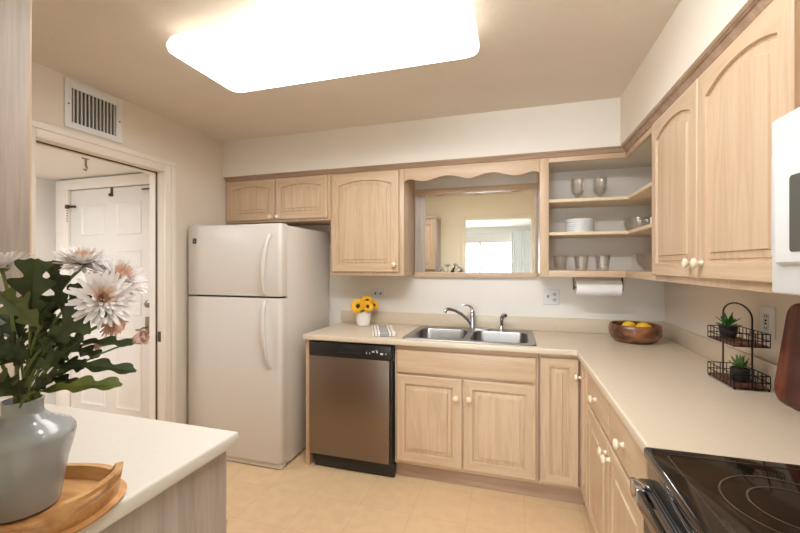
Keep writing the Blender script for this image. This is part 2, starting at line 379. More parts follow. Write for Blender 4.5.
# casing of the left opening: legs, head, jamb lining, stop and dark strip
b = B(); b.box(LW, LW+.014, OY1, OY1+.083, 0, OZ+.08, .004).box(LW, LW+.014, OY0-.083, OY0, 0, OZ+.08, .004).box(LW, LW+.014, OY0, OY1, OZ, OZ+.08, .004)
b.box(LW+.0135, LW+.022, OY1+.045, OY1+.083, 0, OZ+.0445, .003).box(LW+.0135, LW+.022, OY0-.083, OY1+.083, OZ+.045, OZ+.08, .003)
struct('trim_1', b, M['trim'], label='white casing around the left doorway')
b = B(); b.box(LW-.115, LW-.066, OY1-.012, OY1, 0, OZ).box(LW-.115, LW-.066, OY0, OY1, OZ-.012, OZ)
struct('trim_2', b, M['trim'], label='white door stop in the left doorway')
b = B(); b.box(LW-.066, LW-.058, OY1-.006, OY1, 0, OZ).box(LW-.066, LW-.058, OY0, OY1-.006, OZ-.006, OZ)
struct('trim_3', b, M['bronze'], label='dark strip along the door stop')
b = B(); b.box(RX0-.06, RX0, RY, RY+.014, 0, RZ+.06, .003).box(RX1, RX1+.06, RY, RY+.014, 0, RZ+.06, .003).box(RX0, RX1, RY, RY+.014, RZ, RZ+.06, .003)
struct('trim_4', b, M['yellow'], label='cream casing around the opening in the rear wall')
struct('baseboard_left', B().box(LW, LW+.012, OY1+.083, -.002, 0, .08, .003), M['trim'])
# front door in the hall
dr = bpy.data.objects.new('door_1', None); C.objects.link(dr); dr.location = (-4.15, -.63, 0); dr['kind'] = 'structure'; dr['label'] = 'white six panel front door seen through the left doorway'; ORG[dr.name] = Vector(dr.location)
DX0, DX1 = -4.600, -3.690
obj('door_slab', B().box(DX0, DX1, -.650, -.622, .01, 2.026, .002), M['door'], dr)
for (a0, a1) in ((DX0+.12, -4.145-.06), (-4.145+.06, DX1-.12)):
    for z0, z1 in ((.22, .82), (.99, 1.52), (1.64, 1.90)):
        def lp(i, d): return [Vector((x, -.650-d, z)) for x, z in ((a0+i, z0+i), (a1-i, z0+i), (a1-i, z1-i), (a0+i, z1-i))]
        obj('raised_panel', B().loops([lp(0, 0), lp(.006, .006), lp(.016, .006), lp(.024, .001), lp(.04, .001), lp(.055, .006)]), M['door'], dr, smooth=20)
b = B(); b.box(DX0-.16, DX0-.006, -.668, -.62, 0, 2.032, .004).box(DX1+.006, DX1+.12, -.668, -.62, 0, 2.032, .004).box(DX0-.16, DX1+.12, -.668, -.62, 2.032, 2.118, .004)
obj('door_casing', b, M['trim'], dr)
obj('dark_gap_sheet', B().box(DX0-.006, DX1+.006, -.6215, -.6201, 0, 2.032), M['gap'], dr)  # dark sheet behind the slab, painted as shade in the gap round it
h = obj('door_handle', B().box(-3.768, -3.722, -.658, -.650, .85, .985, .004), M['nickel'], dr, label='aged nickel handle plate')
obj('lever', B().tube([(-3.745, -.655, .90), (-3.745, -.70, .90), (-3.76, -.705, .89), (-3.80, -.705, .885)], .008, 10), M['nickel'], h)
obj('deadbolt', B().lathe([(0, 0), (.028, 0), (.028, .01), (.018, .018), (0, .02)], (-3.745, -.650, 1.085), (0, -1, 0), 20), M['nickel'], dr)
b = B(); b.box(-4.625, -4.585, -.684, -.668, 1.872, 1.905, .004).box(-4.585, -4.535, -.672, -.650, 1.88, 1.898, .003)
for k in range(5): b.lathe([(0, -.006), (.006, 0), (0, .006)], (-4.606, -.676, 1.855-k*.022), (0, 0, 1), 8)
obj('door_chain', b, M['bronze'], dr, label='dark bronze chain guard')
obj('door_closer', B().box(-3.80, -3.70, -.664, -.651, 1.99, 2.001, .003), M['bronze'], dr)
obj('strike_plate', B().box(LW-.05, LW-.026, OY1-.003, OY1-.0005, .86, .93), M['bronze'], bpy.data.objects['trim_1'])
b = B(); b.box(-4.145, -4.115, -.653, -.650, 1.955, 2.03, .001).box(-4.145, -4.115, -.668, -.653, 1.955, 1.96, .001).box(-4.145, -4.115, -.668, -.664, 1.96, 1.98, .001)
solo('wreath_hanger', b, M['bronze'], 'small dark metal wreath hook over the top of the front door', 'hook', (-4.13, -.655, 1.955))
b = B(); b.lathe([(0, 0), (.022, 0), (.02, .008), (0, .01)], (-3.80, -1.074, 2.13), (0, 0, -1), 14).tube([(-3.80, -1.074, 2.125), (-3.80, -1.074, 2.08), (-3.79, -1.074, 2.06), (-3.80, -1.074, 2.045), (-3.815, -1.074, 2.055)], .007, 8)
solo('ceiling_hook', b, M['nickel'], 'small dark metal hook hanging from the hall ceiling beyond the doorway', 'hook', (-3.80, -1.074, 2.13))

# ------------------------------------------------------------------ air vent on the left wall
vt = thing('air_vent', 'white rectangular air vent with dark slots high on the left wall', 'air vent', (LW, -1.366, 2.14))
y0, y1, z0, z1 = -1.525, -1.208, 2.14, 2.405; a0, a1, c0, c1 = -1.490, -1.246, 2.176, 2.363
b = B(); b.box(LW, LW+.010, y0, a0, z0, z1, .003).box(LW, LW+.010, a1, y1, z0, z1, .003).box(LW, LW+.010, a0-.003, a1+.003, c1, z1, .003).box(LW, LW+.010, a0-.003, a1+.003, z0, c0, .003)
obj('frame', b, M['white'], vt)
obj('duct_shade_sheet', B().box(LW+.0005, LW+.002, a0, a1, c0, c1), M['ductshade'], vt, label='dark grey sheet painted as the shaded duct')  # dark sheet coloured as the shade in a duct; wall has no hole
for k in range(12):
    y = a0+(k+.5)*(a1-a0)/12
    obj('slat', B().box(LW+.002, LW+.009, y-.0028, y+.0028, c0, c1), M['slat'], vt)
for y in (y0+.018, y1-.018): obj('screw', B().lathe([(0, 0), (.005, 0), (.004, .003), (0, .004)], (LW+.010, y, 2.27), (1, 0, 0), 10), M['bronze'], vt)

# ------------------------------------------------------------------ ceiling light
cl = thing('ceiling_light', 'long rounded white diffuser light glowing on the kitchen ceiling', 'ceiling light', (-1.76, -1.51, ZC))
def rrect(x0, x1, y0, y1, r, z, n=8):
    p = []
    for cx, cy, a in ((x1-r, y1-r, 0), (x0+r, y1-r, 90), (x0+r, y0+r, 180), (x1-r, y0+r, 270)):
        for i in range(n+1): t = R(a+90*i/n); p.append(Vector((cx+r*cos(t), cy+r*sin(t), z)))
    return p
lx0, lx1, ly0, ly1 = -2.435, -1.115, -1.695, -1.232
obj('housing', B().loops([rrect(lx0+.06, lx1-.06, ly0+.06, ly1-.06, .04, z) for z in (ZC, ZC-.02)], cap_first=True), M['white'], cl)
LS = [(.03, ZC-.02), (.01, ZC-.04), (0, ZC-.068), (.002, ZC-.082), (.006, ZC-.09)]
LB = [(.006, ZC-.09), (.018, ZC-.098), (.045, ZC-.103)]
b = B(); b.loops([rrect(lx0+i, lx1-i, ly0+i, ly1-i, .05, z) for i, z in LS], 1, cap_last=False, cap_first=True)
b.loops([rrect(lx0+i, lx1-i, ly0+i, ly1-i, .05, z) for i, z in LB], 0, cap_last=True)
bmesh.ops.remove_doubles(b.bm, verts=list(b.bm.verts), dist=.0001)
obj('diffuser', b, [M['lit'], M['litside']], cl)

# ------------------------------------------------------------------ wall cabinets
YF = -.320; XF = -.308; ZB = 1.315; ZT = 2.085
cr = B()
cy = [(0, 2.0905), (-.006, 2.0925), (-.008, 2.099), (-.015, 2.106), (-.017, 2.112), (-.024, 2.115), (-.024, ZS), (0.012, ZS), (0.012, 2.0905)]
pts = [[Vector((LW+.01, YF+d, z)) for d, z in cy], [Vector((XF+d, YF+d, z)) for d, z in cy], [Vector((XF+d, RY+.003, z)) for d, z in cy]]
cr.loops([p for p in pts], cap_last=True, cap_first=True)
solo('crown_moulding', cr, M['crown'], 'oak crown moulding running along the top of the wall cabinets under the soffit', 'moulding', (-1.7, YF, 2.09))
def carcass(parent, x0, x1, y0, y1, z0, z1, m='oak', name='carcass'):
    return obj(name, B().box(x0, x1, y0, y1, z0, z1, .0015), M[m], parent)
G = 'oak wall cabinets'
t = thing('wall_cabinet', 'short two-door oak wall cabinet above the refrigerator', 'cabinet', (-2.8, -.16, 1.74), G)
carcass(t, -3.29, -2.322, YF, -.002, 1.74, 2.09)
door_part(t, 'door', (-3.262, YF-.001, 1.756), X, -Y, .455, .325, (.425, .022), rise=.022, fw=.05)
door_part(t, 'door', (-2.797, YF-.001, 1.756), X, -Y, .455, .325, (.03, .022), rise=.022, fw=.05)
t = thing('wall_cabinet', 'single-door oak wall cabinet between the refrigerator cabinet and the mirror', 'cabinet', (-2.03, -.16, ZB), G)
carcass(t, -2.319, -1.735, YF, -.002, ZB, 2.09)
door_part(t, 'door', (-2.300, YF-.001, ZB+.028), X, -Y, .53, .735, (.50, .055), rise=.035)
# valance board over the mirror
def val(u):      # scallop profile, u 0..1
    s = abs(2*u-1)
    return 2.004-.012*cos(2*pi*u*2.5+pi)*1.0
pl = [(-1.733, 2.09), (-1.733, 1.996)]
K = [(-1.733, 1.996), (-1.722, 2.008), (-1.70, 2.014), (-1.675, 2.013), (-1.64, 2.002), (-1.60, 1.994), (-1.56, 1.996), (-1.51, 2.010), (-1.46, 2.023), (-1.41, 2.025), (-1.36, 2.017), (-1.31, 2.002), (-1.272, 1.993)]
half = [(a, z-.004) for a, z in K]
full = half+[(-2.544-a, z) for a, z in half[::-1][1:]]
poly = [(-1.733, 2.09)]+full+[(-.811, 2.09)]
b = B(); b.prism(poly, (0, YF, 0), X, Z, Y, .019, .002)
solo('valance', b, M['oak_x'], 'scalloped oak valance board above the mirror, joining two wall cabinets', 'valance', (-1.27, YF, 1.99), smooth=30)
# mirror with wooden surround
t = thing('wall_mirror', 'wide wall mirror in an oak surround under the scalloped valance', 'mirror', (-1.24, -.01, 1.30))
obj('mirror_glass', B().box(-1.66, -.822, -.012, -.003, 1.335, 1.948), M['mirror'], t)
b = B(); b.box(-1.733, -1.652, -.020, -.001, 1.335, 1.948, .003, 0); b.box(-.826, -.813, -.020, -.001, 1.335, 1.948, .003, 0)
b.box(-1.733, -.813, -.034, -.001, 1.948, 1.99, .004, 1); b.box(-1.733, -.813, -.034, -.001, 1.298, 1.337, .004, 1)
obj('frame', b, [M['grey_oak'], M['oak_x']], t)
# open corner shelf unit
t = thing('corner_shelf_cabinet', 'open doorless oak corner cabinet with shelves of glassware', 'cabinet', (-.4, -.2, ZB), G)
ye = -.828
M['shelfback'] = plain('grey_white_shelf_lining', (214, 208, 198), 0.55, var=0.015)
b = B(); b.box(-.808, -.792, YF+.019, -.002, ZB, 2.09); b.box(-.790, -.002, -.012, -.002, ZB+.035, 2.08, 0, 1); b.box(-.012, -.002, ye, -.012, ZB+.035, 2.08, 0, 1); b.box(XF+.019, -.012, ye, ye+.016, ZB, 2.09)
obj('carcass', b, [M['oak'], M['shelfback']], t)
def Lsh(z0, z1, back=-.012, fx=XF+.012, fy=YF+.012):
    return B().prism([(-.791, back), (back, back), (back, ye+.017), (fx, ye+.017), (fx, fy), (-.791, fy)], (0, 0, z0), X, Y, Z, z1-z0, .002)
obj('bottom_panel', Lsh(ZB+.002, ZB+.04, fx=XF+.02, fy=YF+.02), M['oak_x'], t)
obj('top_panel', Lsh(2.060, 2.078, fx=XF+.02, fy=YF+.02), M['shelfback'], t)
M['edge'] = plain('pale_shelf_edge', (228, 208, 178), 0.5, var=0.02)
obj('shelf', Lsh(1.586, 1.606), M['edge'], t); obj('shelf', Lsh(1.800, 1.820), M['edge'], t)
b = B(); b.box(-.810, -.755, YF, YF+.019, ZB, 2.09, .0015, 0); b.box(-.755, XF, YF, YF+.019, ZB, ZB+.042, .0015, 1); b.box(-.755, XF, YF, YF+.019, 2.058, 2.09, .0015, 1)
b.box(XF, XF+.019, ye, YF, ZB, ZB+.042, .0015, 2); b.box(XF, XF+.019, ye, YF+.019, 2.058, 2.09, .0015, 2)
obj('face_frame', b, [M['oak'], M['oak_x'], M['oak_y']], t)
# right wall cabinet
t = thing('wall_cabinet', 'tall two-door oak wall cabinet on the right wall beside the microwave', 'cabinet', (-.16, -1.35, ZB), G)
carcass(t, XF, -.002, -1.868, -.831, ZB, 2.09)
door_part(t, 'door', (XF-.001, -.840, ZB+.028), -Y, -X, .485, .735, (.452, .055), rise=.04)
door_part(t, 'door', (XF-.001, -1.336, ZB+.028), -Y, -X, .497, .735, (.032, .055), rise=.04)
t = thing('wall_cabinet', 'short oak wall cabinet above the white microwave', 'cabinet', (-.16, -2.26, 1.74), G)
carcass(t, XF+.004, -.002, -2.71, -1.858, 1.735, 2.09)
door_part(t, 'door', (XF+.003, -1.892, 1.75), -Y, -X, .38, .30, (.35, .03), fw=.05)
door_part(t, 'door', (XF+.003, -2.28, 1.75), -Y, -X, .38, .30, (.03, .03), fw=.05)
# rear wall cabinet, over the near counter
t = thing('wall_cabinet', 'oak wall cabinet at the left edge, its plain side panel facing the room', 'cabinet', (-2.6, -2.55, 1.315), G)
b = B(); b.box(-3.28, -2.034, RY+.002, -2.409, 1.315, 2.06, .0015)
obj('carcass', b, M['grey_oak'], t)
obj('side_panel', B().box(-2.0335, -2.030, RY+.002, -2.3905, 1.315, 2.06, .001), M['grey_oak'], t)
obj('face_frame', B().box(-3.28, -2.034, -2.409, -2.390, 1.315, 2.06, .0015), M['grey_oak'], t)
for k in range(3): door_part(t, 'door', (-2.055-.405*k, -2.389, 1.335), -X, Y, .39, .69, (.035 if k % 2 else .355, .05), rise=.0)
b = B(); b.box(-3.28, -2.022, RY+.002, -2.378, 2.061, 2.10, .006)
obj('top_moulding', b, M['oak_x'], t)

# ------------------------------------------------------------------ base cabinets
YB, XB, ZK, ZCB = -.592, -.592, .105, .872
G = 'oak base cabinets'
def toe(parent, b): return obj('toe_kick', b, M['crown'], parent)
t = thing('end_panel', 'narrow oak end panel between the refrigerator and the dishwasher', 'panel', (-2.36, -.3, 0))
obj('panel', B().box(-2.368, -2.338, YB-.012, -.01, .0, ZCB, .0015), M['oak'], t)
# sink cabinet
t = thing('base_cabinet', 'two-door oak sink cabinet with a plain false drawer front', 'cabinet', (-1.27, -.3, 0), G)
b = B(); b.box(-1.718, -1.70, YB+.02, -.02, ZK, ZCB); b.box(-.852, -.834, YB+.02, -.02, ZK, ZCB); b.box(-1.70, -.852, YB+.02, -.02, ZK, ZK+.018); b.box(-1.70, -.852, -.03, -.02, ZK+.018, ZCB)
obj('carcass', b, M['oak'], t)
b = B(); b.box(-1.718, -.834, YB, YB+.02, ZK, .135, .001, 1); b.box(-1.68, -.87, YB, YB+.02, .66, .70, .001, 1); b.box(-1.718, -.834, YB, YB+.02, .838, ZCB, .001, 1)
b.box(-1.718, -1.68, YB, YB+.02, .135, .838, .001); b.box(-.87, -.834, YB, YB+.02, .135, .838, .001); b.box(-1.30, -1.24, YB, YB+.02, .135, .66, .001)
obj('face_frame', b, [M['oak'], M['oak_x']], t)
drawer_part(t, (-1.702, YB-.001, .700), X, -Y, .855, .145, knob=False, name='false_drawer_front')
door_part(t, 'door', (-1.702, YB-.001, .130), X, -Y, .422, .555, (.388, .445))
door_part(t, 'door', (-1.270, YB-.001, .130), X, -Y, .422, .555, (.036, .445))
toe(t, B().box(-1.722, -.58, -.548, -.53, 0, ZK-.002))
# lazy susan corner cabinet
t = thing('base_cabinet', 'narrow-door oak corner cabinet where the two counters meet', 'cabinet', (-.4, -.4, 0), G)
b = B(); b.prism([(-.831, -.02), (-.02, -.02), (-.02, -.805), (-.57, -.805), (-.57, -.57), (-.831, -.57)], (0, 0, ZK), X, Y, Z, ZCB-ZK)
obj('carcass', b, M['oak'], t)
b = B(); b.box(-.831, XB+.005, YB, YB+.02, ZK, .125, .001, 1); b.box(-.831, XB+.005, YB, YB+.02, .85, ZCB, .001, 1); b.box(XB, XB+.02, -.805, YB, ZK, .125, .001, 2); b.box(XB, XB+.02, -.805, YB, .85, ZCB, .001, 2); b.box(XB+.002, XB+.018, YB+.0005, YB+.018, ZK+.002, ZCB-.002)
obj('face_frame', b, [M['oak'], M['oak_x'], M['oak_y']], t)
door_part(t, 'door', (-.825, YB-.001, .125), X, -Y, .205, .73, fw=.05)
door_part(t, 'door', (XB-.001, YB-.022, .125), -Y, -X, .185, .73, (.02, .635), fw=.045)
toe(t, B().box(-.548, -.53, -.805, -.549, 0, ZK-.002))
# drawer cabinet on the right
t = thing('base_cabinet', 'oak base cabinet with two drawers over two doors beside the range', 'cabinet', (-.3, -1.34, 0), G)
carcass(t, XB+.07, -.02, -1.856, -.81, ZK, ZCB)
b = B(); b.box(XB, XB+.02, -1.856, -.81, ZK, .128, .001, 1); b.box(XB, XB+.02, -1.856, -.81, .852, ZCB, .001, 1); b.box(XB, XB+.068, -.828, -.81, .128, .852, .001); b.box(XB, XB+.068, -1.856, -1.735, .128, .852, .001); b.box(XB+.004, XB+.068, -1.299, -1.281, .128, .66, .001)
b.box(XB+.02, XB+.068, -1.856, -.81, ZCB-.02, ZCB, .001, 1)
obj('face_frame', b, [M['oak'], M['oak_y']], t)
drawer_part(t, (XB-.001, -.820, .697), -Y, -X, .465, .160)
drawer_part(t, (XB-.001, -1.292, .697), -Y, -X, .450, .160)
door_part(t, 'door', (XB-.001, -.820, .125), -Y, -X, .465, .556, (.438, .505))
door_part(t, 'door', (XB-.001, -1.292, .125), -Y, -X, .450, .556, (.027, .505))
toe(t, B().box(-.548, -.53, -1.856, -.808, 0, ZK-.002))
# near counter cabinet
t = thing('base_cabinet', 'grey-toned oak base cabinet under the near counter, plain end panel showing', 'cabinet', (-2.5, -2.4, 0), G)
obj('carcass', B().box(-3.29, -1.762, RY+.003, -2.105, ZK, ZCB, .001), M['oak'], t)
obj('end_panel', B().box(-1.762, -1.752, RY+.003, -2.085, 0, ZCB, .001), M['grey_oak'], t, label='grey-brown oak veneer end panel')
obj('face_frame', B().box(-3.29, -1.763, -2.105, -2.085, ZK, ZCB, .001), M['oak'], t)
for k in range(3):
    drawer_part(t, (-1.776-.5*k, -2.084, .715), -X, Y, .485, .14)
    door_part(t, 'door', (-1.776-.5*k, -2.084, .13), -X, Y, .485, .565, (.03, .5))
toe(t, B().box(-3.29, -1.763, -2.165, -2.15, 0, ZK-.002))

# ------------------------------------------------------------------ worktops
SX0, SX1, SY0, SY1 = -1.655, -.865, -.575, -.075   # sink cut-out
def worktop(name, outer, hole, fronts, label, mat, loc):
    b2 = bmesh.new(); z1, z0 = .914, .876
    vo = [b2.verts.new((x, y, z1)) for x, y in outer]; es = [b2.edges.new((vo[i], vo[(i+1) % len(vo)])) for i in range(len(vo))]
    if hole:
        vh = [b2.verts.new((x, y, z1)) for x, y in hole]; es += [b2.edges.new((vh[i], vh[(i+1) % len(vh)])) for i in range(len(vh))]
    bmesh.ops.triangle_fill(b2, use_beauty=True, edges=es)
    ex = bmesh.ops.extrude_face_region(b2, geom=list(b2.faces))
    for v in ex['geom']:
        if isinstance(v, bmesh.types.BMVert): v.co.z = z0
    bmesh.ops.recalc_face_normals(b2, faces=list(b2.faces))
    bl = [e for e in b2.edges if len(e.link_faces) == 2 and e.calc_face_angle() > 1 and abs(e.verts[0].co.z-e.verts[1].co.z) < 1e-5 and any(f(e.verts[0].co) and f(e.verts[1].co) for f in fronts)]
    bmesh.ops.bevel(b2, geom=bl, offset=.009, segments=3, affect='EDGES', profile=.5)
    b = B(); b._merge(b2, 0); t = thing(name, label, 'worktop', loc)
    obj('top', b, mat, t, smooth=35); return t
outer = [(-2.375, -.635), (-.635, -.635), (-.635, -1.858), (-.003, -1.858), (-.003, -.003), (-2.375, -.003)]
hole = [(SX0, SY0), (SX1, SY0), (SX1, SY1), (SX0, SY1)]
t = worktop('worktop', outer, hole, [lambda v: abs(v.y+.635) < 1e-4, lambda v: abs(v.x+.635) < 1e-4 and v.y < -.63, lambda v: abs(v.x+2.375) < 1e-4],
            'L-shaped almond laminate worktop with the sink set in it, along back and right walls', M['counter'], (-1.2, -.3, .876))
b = B(); b.box(-2.375, -.003, -.022, -.003, .9142, 1.012, .004).box(-.022, -.003, -1.858, -.0225, .9142, 1.012, .004)
obj('backsplash', b, M['counter'], t)
outer = [(-1.727, -2.064), (-3.294, -2.064), (-3.294, RY+.003), (-1.727, RY+.003)]
worktop('worktop', outer, None, [lambda v: abs(v.y+2.064) < 1e-4, lambda v: abs(v.x+1.727) < 1e-4], 'pale laminate worktop in the foreground carrying the tray and grey vase', M['counter_pale'], (-2.5, -2.4, .876))

# ------------------------------------------------------------------ refrigerator
t = thing('refrigerator', 'white top-freezer refrigerator in the left corner', 'refrigerator', (-2.85, -.4, 0))
FX0, FX1 = -3.255, -2.472
obj('body', B().box(FX0+.006, FX1-.004, -.665, -.035, .02, 1.668, .008), M['fridge'], t)
def frdoor(z0, z1):
    p = []
    for cx, cy, a in ((FX1-.03, -.747+.03, 270), ):
        pass
    prof = [(FX0, -.672), (FX0, -.735)]
    prof += [(FX0+.012-.012*cos(R(a)), -.735-.012*sin(R(a))) for a in (30, 60, 90)]
    prof += [(FX1-.028+.028*sin(R(a)), -.719-.028*cos(R(a))) for a in (0, 15, 30, 45, 60, 75, 90)]
    prof += [(FX1, -.672)]
    return B().prism(prof, (0, 0, z0), X, Y, Z, z1-z0, .006)
fd = obj('freezer_door', frdoor(1.178, 1.676), M['fridge'], t); rd = obj('fridge_door', frdoor(.048, 1.166), M['fridge'], t)
obj('door_gasket', B().box(FX0+.02, FX1-.02, -.672, -.665, .08, 1.66), M['gap'], t)
obj('hinge_cover', B().box(FX0+.02, FX0+.09, -.73, -.66, 1.6765, 1.692, .004), M['fridge'], t)
def handle(za, zb, flip):
    b = B(); n = 14; pts = []
    for i in range(n+1):
        s = i/n; bow = sin(pi*min(1, s*1.0))
        q = s if not flip else 1-s
        x = -2.590+.036*q**1.5; y = -.752-.048*(sin(pi*s)**.6)
        pts.append((x, y, za+(zb-za)*s))
    L = []
    for i, p in enumerate(pts):
        wdt = .013+.004*sin(pi*i/n)
        L.append([Vector((p[0]+wdt*cos(a)*1.0, p[1]+.010*sin(a), p[2])) for a in [2*pi*k/12 for k in range(12)]])
    return b.loops(L, cap_first=True)
obj('handle', handle(1.186, 1.60, False), M['fridge'], fd); obj('handle', handle(.70, 1.156, True), M['fridge'], rd)
bd = obj('badge', B().box(-3.208, -3.176, -.7495, -.7472, 1.548, 1.586, .001), M['black'], fd, label='small dark square badge')
obj('emblem', B().box(-3.203, -3.181, -.7503, -.7495, 1.560, 1.568, .0003).box(-3.203, -3.190, -.7503, -.7495, 1.574, 1.579, .0003), M['nickel'], bd)
b = B(); b.box(FX0+.01, FX1-.01, -.730, -.668, .006, .043, .006)
obj('base_grille', b, M['slat'], t)
for x in (FX0+.06, FX1-.06): obj('foot', B().lathe([(0, 0), (.02, 0), (.02, .03), (0, .03)], (x, -.62, 0), Z, 12), M['black'], t)

# ------------------------------------------------------------------ dishwasher
t = thing('dishwasher', 'dishwasher with dark control strip and brushed steel door', 'dishwasher', (-2.03, -.3, 0))
D0, D1 = -2.330, -1.726
obj('tub', B().box(D0, D1, -.585, -.04, .10, .868, .002), M['black'], t)
d = obj('door', B().box(D0+.005, D1-.018, -.632, -.586, .100, .772, .004), M['dwsteel'], t, label='brushed steel door with a brown sheen')
c = obj('control_panel', B().box(D0+.004, D1-.004, -.636, -.586, .773, .866, .006), M['black'], t, label='glossy black control panel')
b = B(); b.loops([[Vector((x, -.6362-d_, z)) for x, z in ((-2.115+i, .797+i), (-1.925-i, .797+i), (-1.925-i, .842-i), (-2.115+i, .842-i))] for i, d_ in ((0, 0), (.004, .004), (.008, .004), (.012, .0005))])
obj('handle_pocket', b, M['gap'], c)
M['icon'] = plain('white_print', (200, 205, 210), 0.5, var=0.01)
for k, (dx, wdt, hh) in enumerate(((-1.900, .005, .016), (-1.878, .006, .012), (-1.853, .018, .010), (-1.832, .010, .004), (-1.826, .010, .014), (-1.795, .020, .011), (-1.766, .008, .007))):
    zc = .815 if k in (0, 1, 5, 6) else (.826 if k != 3 else .836)
    obj('button_mark', B().box(dx-wdt/2, dx+wdt/2, -.6372, -.6361, zc-hh/2, zc+hh/2), M['icon'], c)
obj('side_trim', B().box(D1-.016, D1, -.628, -.586, .10, .772, .002), M['black'], t)
obj('toe_panel', B().box(D0+.03, D1+.004, -.60, -.57, .005, .092, .003), M['black'], t)

# ------------------------------------------------------------------ sink, faucet, sprayer
t = thing('sink', 'double-bowl stainless steel sink set into the back worktop', 'sink', (-1.26, -.33, .914))
XL = [(-1.635, -1.285), (-1.245, -.885)]; YI = (-.555, -.165)
def rr2(x0, x1, y0, y1, r, z, n=6): return rrect(x0, x1, y0, y1, r, z, n)
b2 = bmesh.new()
ov = [b2.verts.new(p) for p in rr2(SX0-.018, SX1+.018, SY0-.018, SY1+.018, .03, .9195)]
es = [b2.edges.new((ov[i], ov[(i+1) % len(ov)])) for i in range(len(ov))]
for (x0, x1) in XL:
    hv = [b2.verts.new(p) for p in rr2(x0, x1, YI[0], YI[1], .06, .9195)]
    es += [b2.edges.new((hv[i], hv[(i+1) % len(hv)])) for i in range(len(hv))]
bmesh.ops.triangle_fill(b2, use_beauty=True, edges=es)
b = B(); b._merge(b2, 0)
b.loops([rr2(SX0-.018, SX1+.018, SY0-.018, SY1+.018, .03, .9195), rr2(SX0-.022, SX1+.022, SY0-.022, SY1+.022, .034, .9145)], cap_last=False)
obj('rim', b, M['steel'], t)
for (x0, x1) in XL:
    b = B(); b.loops([rr2(x0+i, x1-i, YI[0]+i, YI[1]-i, .06, z) for i, z in ((0, .9195), (.004, .914), (.008, .80), (.02, .765), (.045, .752))])
    bw = obj('bowl', b, M['steel'], t)
    xc = (x0+x1)/2
    obj('drain', B().lathe([(.042, .7522), (.045, .754), (.03, .7535), (.02, .7525), (0, .7525)], (xc, -.36, 0), Z, 24), M['chrome'], bw)
t = thing('faucet', 'chrome single-lever kitchen faucet on the sink deck', 'faucet', (-1.25, -.11, .9195))
obj('base_plate', B().loops([rr2(-1.30, -1.13, -.135, -.085, .025, .9196), rr2(-1.30, -1.13, -.135, -.085, .025, .926), rr2(-1.29, -1.14, -.128, -.092, .018, .931)]), M['chrome'], t)
obj('body', B().lathe([(0, .93), (.024, .93), (.022, .96), (.02, 1.02), (.021, 1.045), (.016, 1.058), (0, 1.062)], (-1.268, -.11, 0), Z, 20), M['chrome'], t)
sp = [(-1.272, -.115, .955), (-1.30, -.14, .995), (-1.34, -.175, 1.035), (-1.38, -.205, 1.062), (-1.415, -.23, 1.075), (-1.434, -.247, 1.075), (-1.444, -.255, 1.065), (-1.446, -.257, 1.05)]
obj('spout', B().tube(sp, [.016, .014, .012, .011, .011, .012, .013, .013], 14), M['chrome'], t)
obj('lever', B().tube([(-1.268, -.11, 1.055), (-1.275, -.112, 1.078), (-1.295, -.118, 1.092), (-1.325, -.125, 1.098), (-1.345, -.128, 1.096)], [.013, .010, .008, .008, .006], 10), M['chrome'], t)
t = thing('side_sprayer', 'small chrome side sprayer standing right of the faucet', 'sprayer', (-1.06, -.11, .9195))
obj('holder', B().lathe([(0, .9196), (.024, .9196), (.022, .93), (.014, .945), (.012, .95), (0, .95)], (-1.06, -.11, 0), Z, 18), M['chrome'], t)
obj('spray_head', B().tube([(-1.06, -.11, .9505), (-1.06, -.11, .985), (-1.057, -.113, 1.012), (-1.045, -.125, 1.03), (-1.03, -.14, 1.03)], [.010, .012, .016, .017, .013], 14), M['chrome'], t)

# ------------------------------------------------------------------ range and microwave
t = thing('range', 'black glass-top electric range in the lower right corner', 'range', (-.33, -2.26, 0))
R0, R1 = -2.622, -1.862
obj('body', B().box(-.64, -.03, R0, R1, .02, .895, .003), M['black'], t)
ct = obj('cooktop', B().box(-.652, -.006, R0, R1+.0005, .896, .926, .009, seg=3), M['glassblack'], t, label='glossy black ceramic glass cooktop')
def ring(cx, cy, r, wdt=.0016):
    return B().lathe([(r-wdt, .9262), (r+wdt, .9263), (r+wdt, .9268), (r-wdt, .9268), (r-wdt, .9262)], (cx, cy, 0), Z, 64)
for cx, cy, r in ((-.45, -2.075, .118), (-.45, -2.075, .075), (-.2, -2.075, .085), (-.2, -2.42, .118), (-.45, -2.42, .095)):
    obj('burner_ring', ring(cx, cy, r), M['ring'], ct)
b = B(); b.tube([(-.60, R1-.035, .9265), (-.06, R1-.035, .9265), (-.045, R1-.05, .9265), (-.045, R0+.05, .9265), (-.06, R0+.035, .9265), (-.60, R0+.035, .9265), (-.612, R0+.05, .9265), (-.612, R1-.05, .9265)], .0008, 6, closed=True)
obj('cooktop_border', b, M['ring'], ct)
obj('front_panel', B().box(-.643, -.625, R0+.004, R1-.002, .850, .895, .003), M['glassblack'], t)
od = obj('oven_door', B().box(-.652, -.6405, R0+.006, R1-.004, .22, .836, .003), M['glassblack'], t, label='black glass oven door')
b = B(); b.box(-.662, -.641, R0+.006, R1-.004, .8365, .8435, .002)
vp = obj('door_trim', b, M['steel'], od, label='brushed steel top strip')
b = B()
for k in range(3): b.box(-.649, -.646, R0+.03+.24*k, R0+.24+.24*k, .8436, .8440).box(-.656, -.653, R0+.03+.24*k, R0+.24+.24*k, .8436, .8440)
obj('vent_slots', b, M['gap'], vp)
hb = obj('door_handle', B().box(-.684, -.670, R0+.01, R1-.008, .805, .846, .004), M['glassblack'], od, label='black bar handle')
for y in (R1-.045, R0+.045): obj('handle_bracket', B().box(-.6855, -.651, y-.026, y+.026, .806, .8475, .003), M['chrome'], hb, label='chrome bracket')
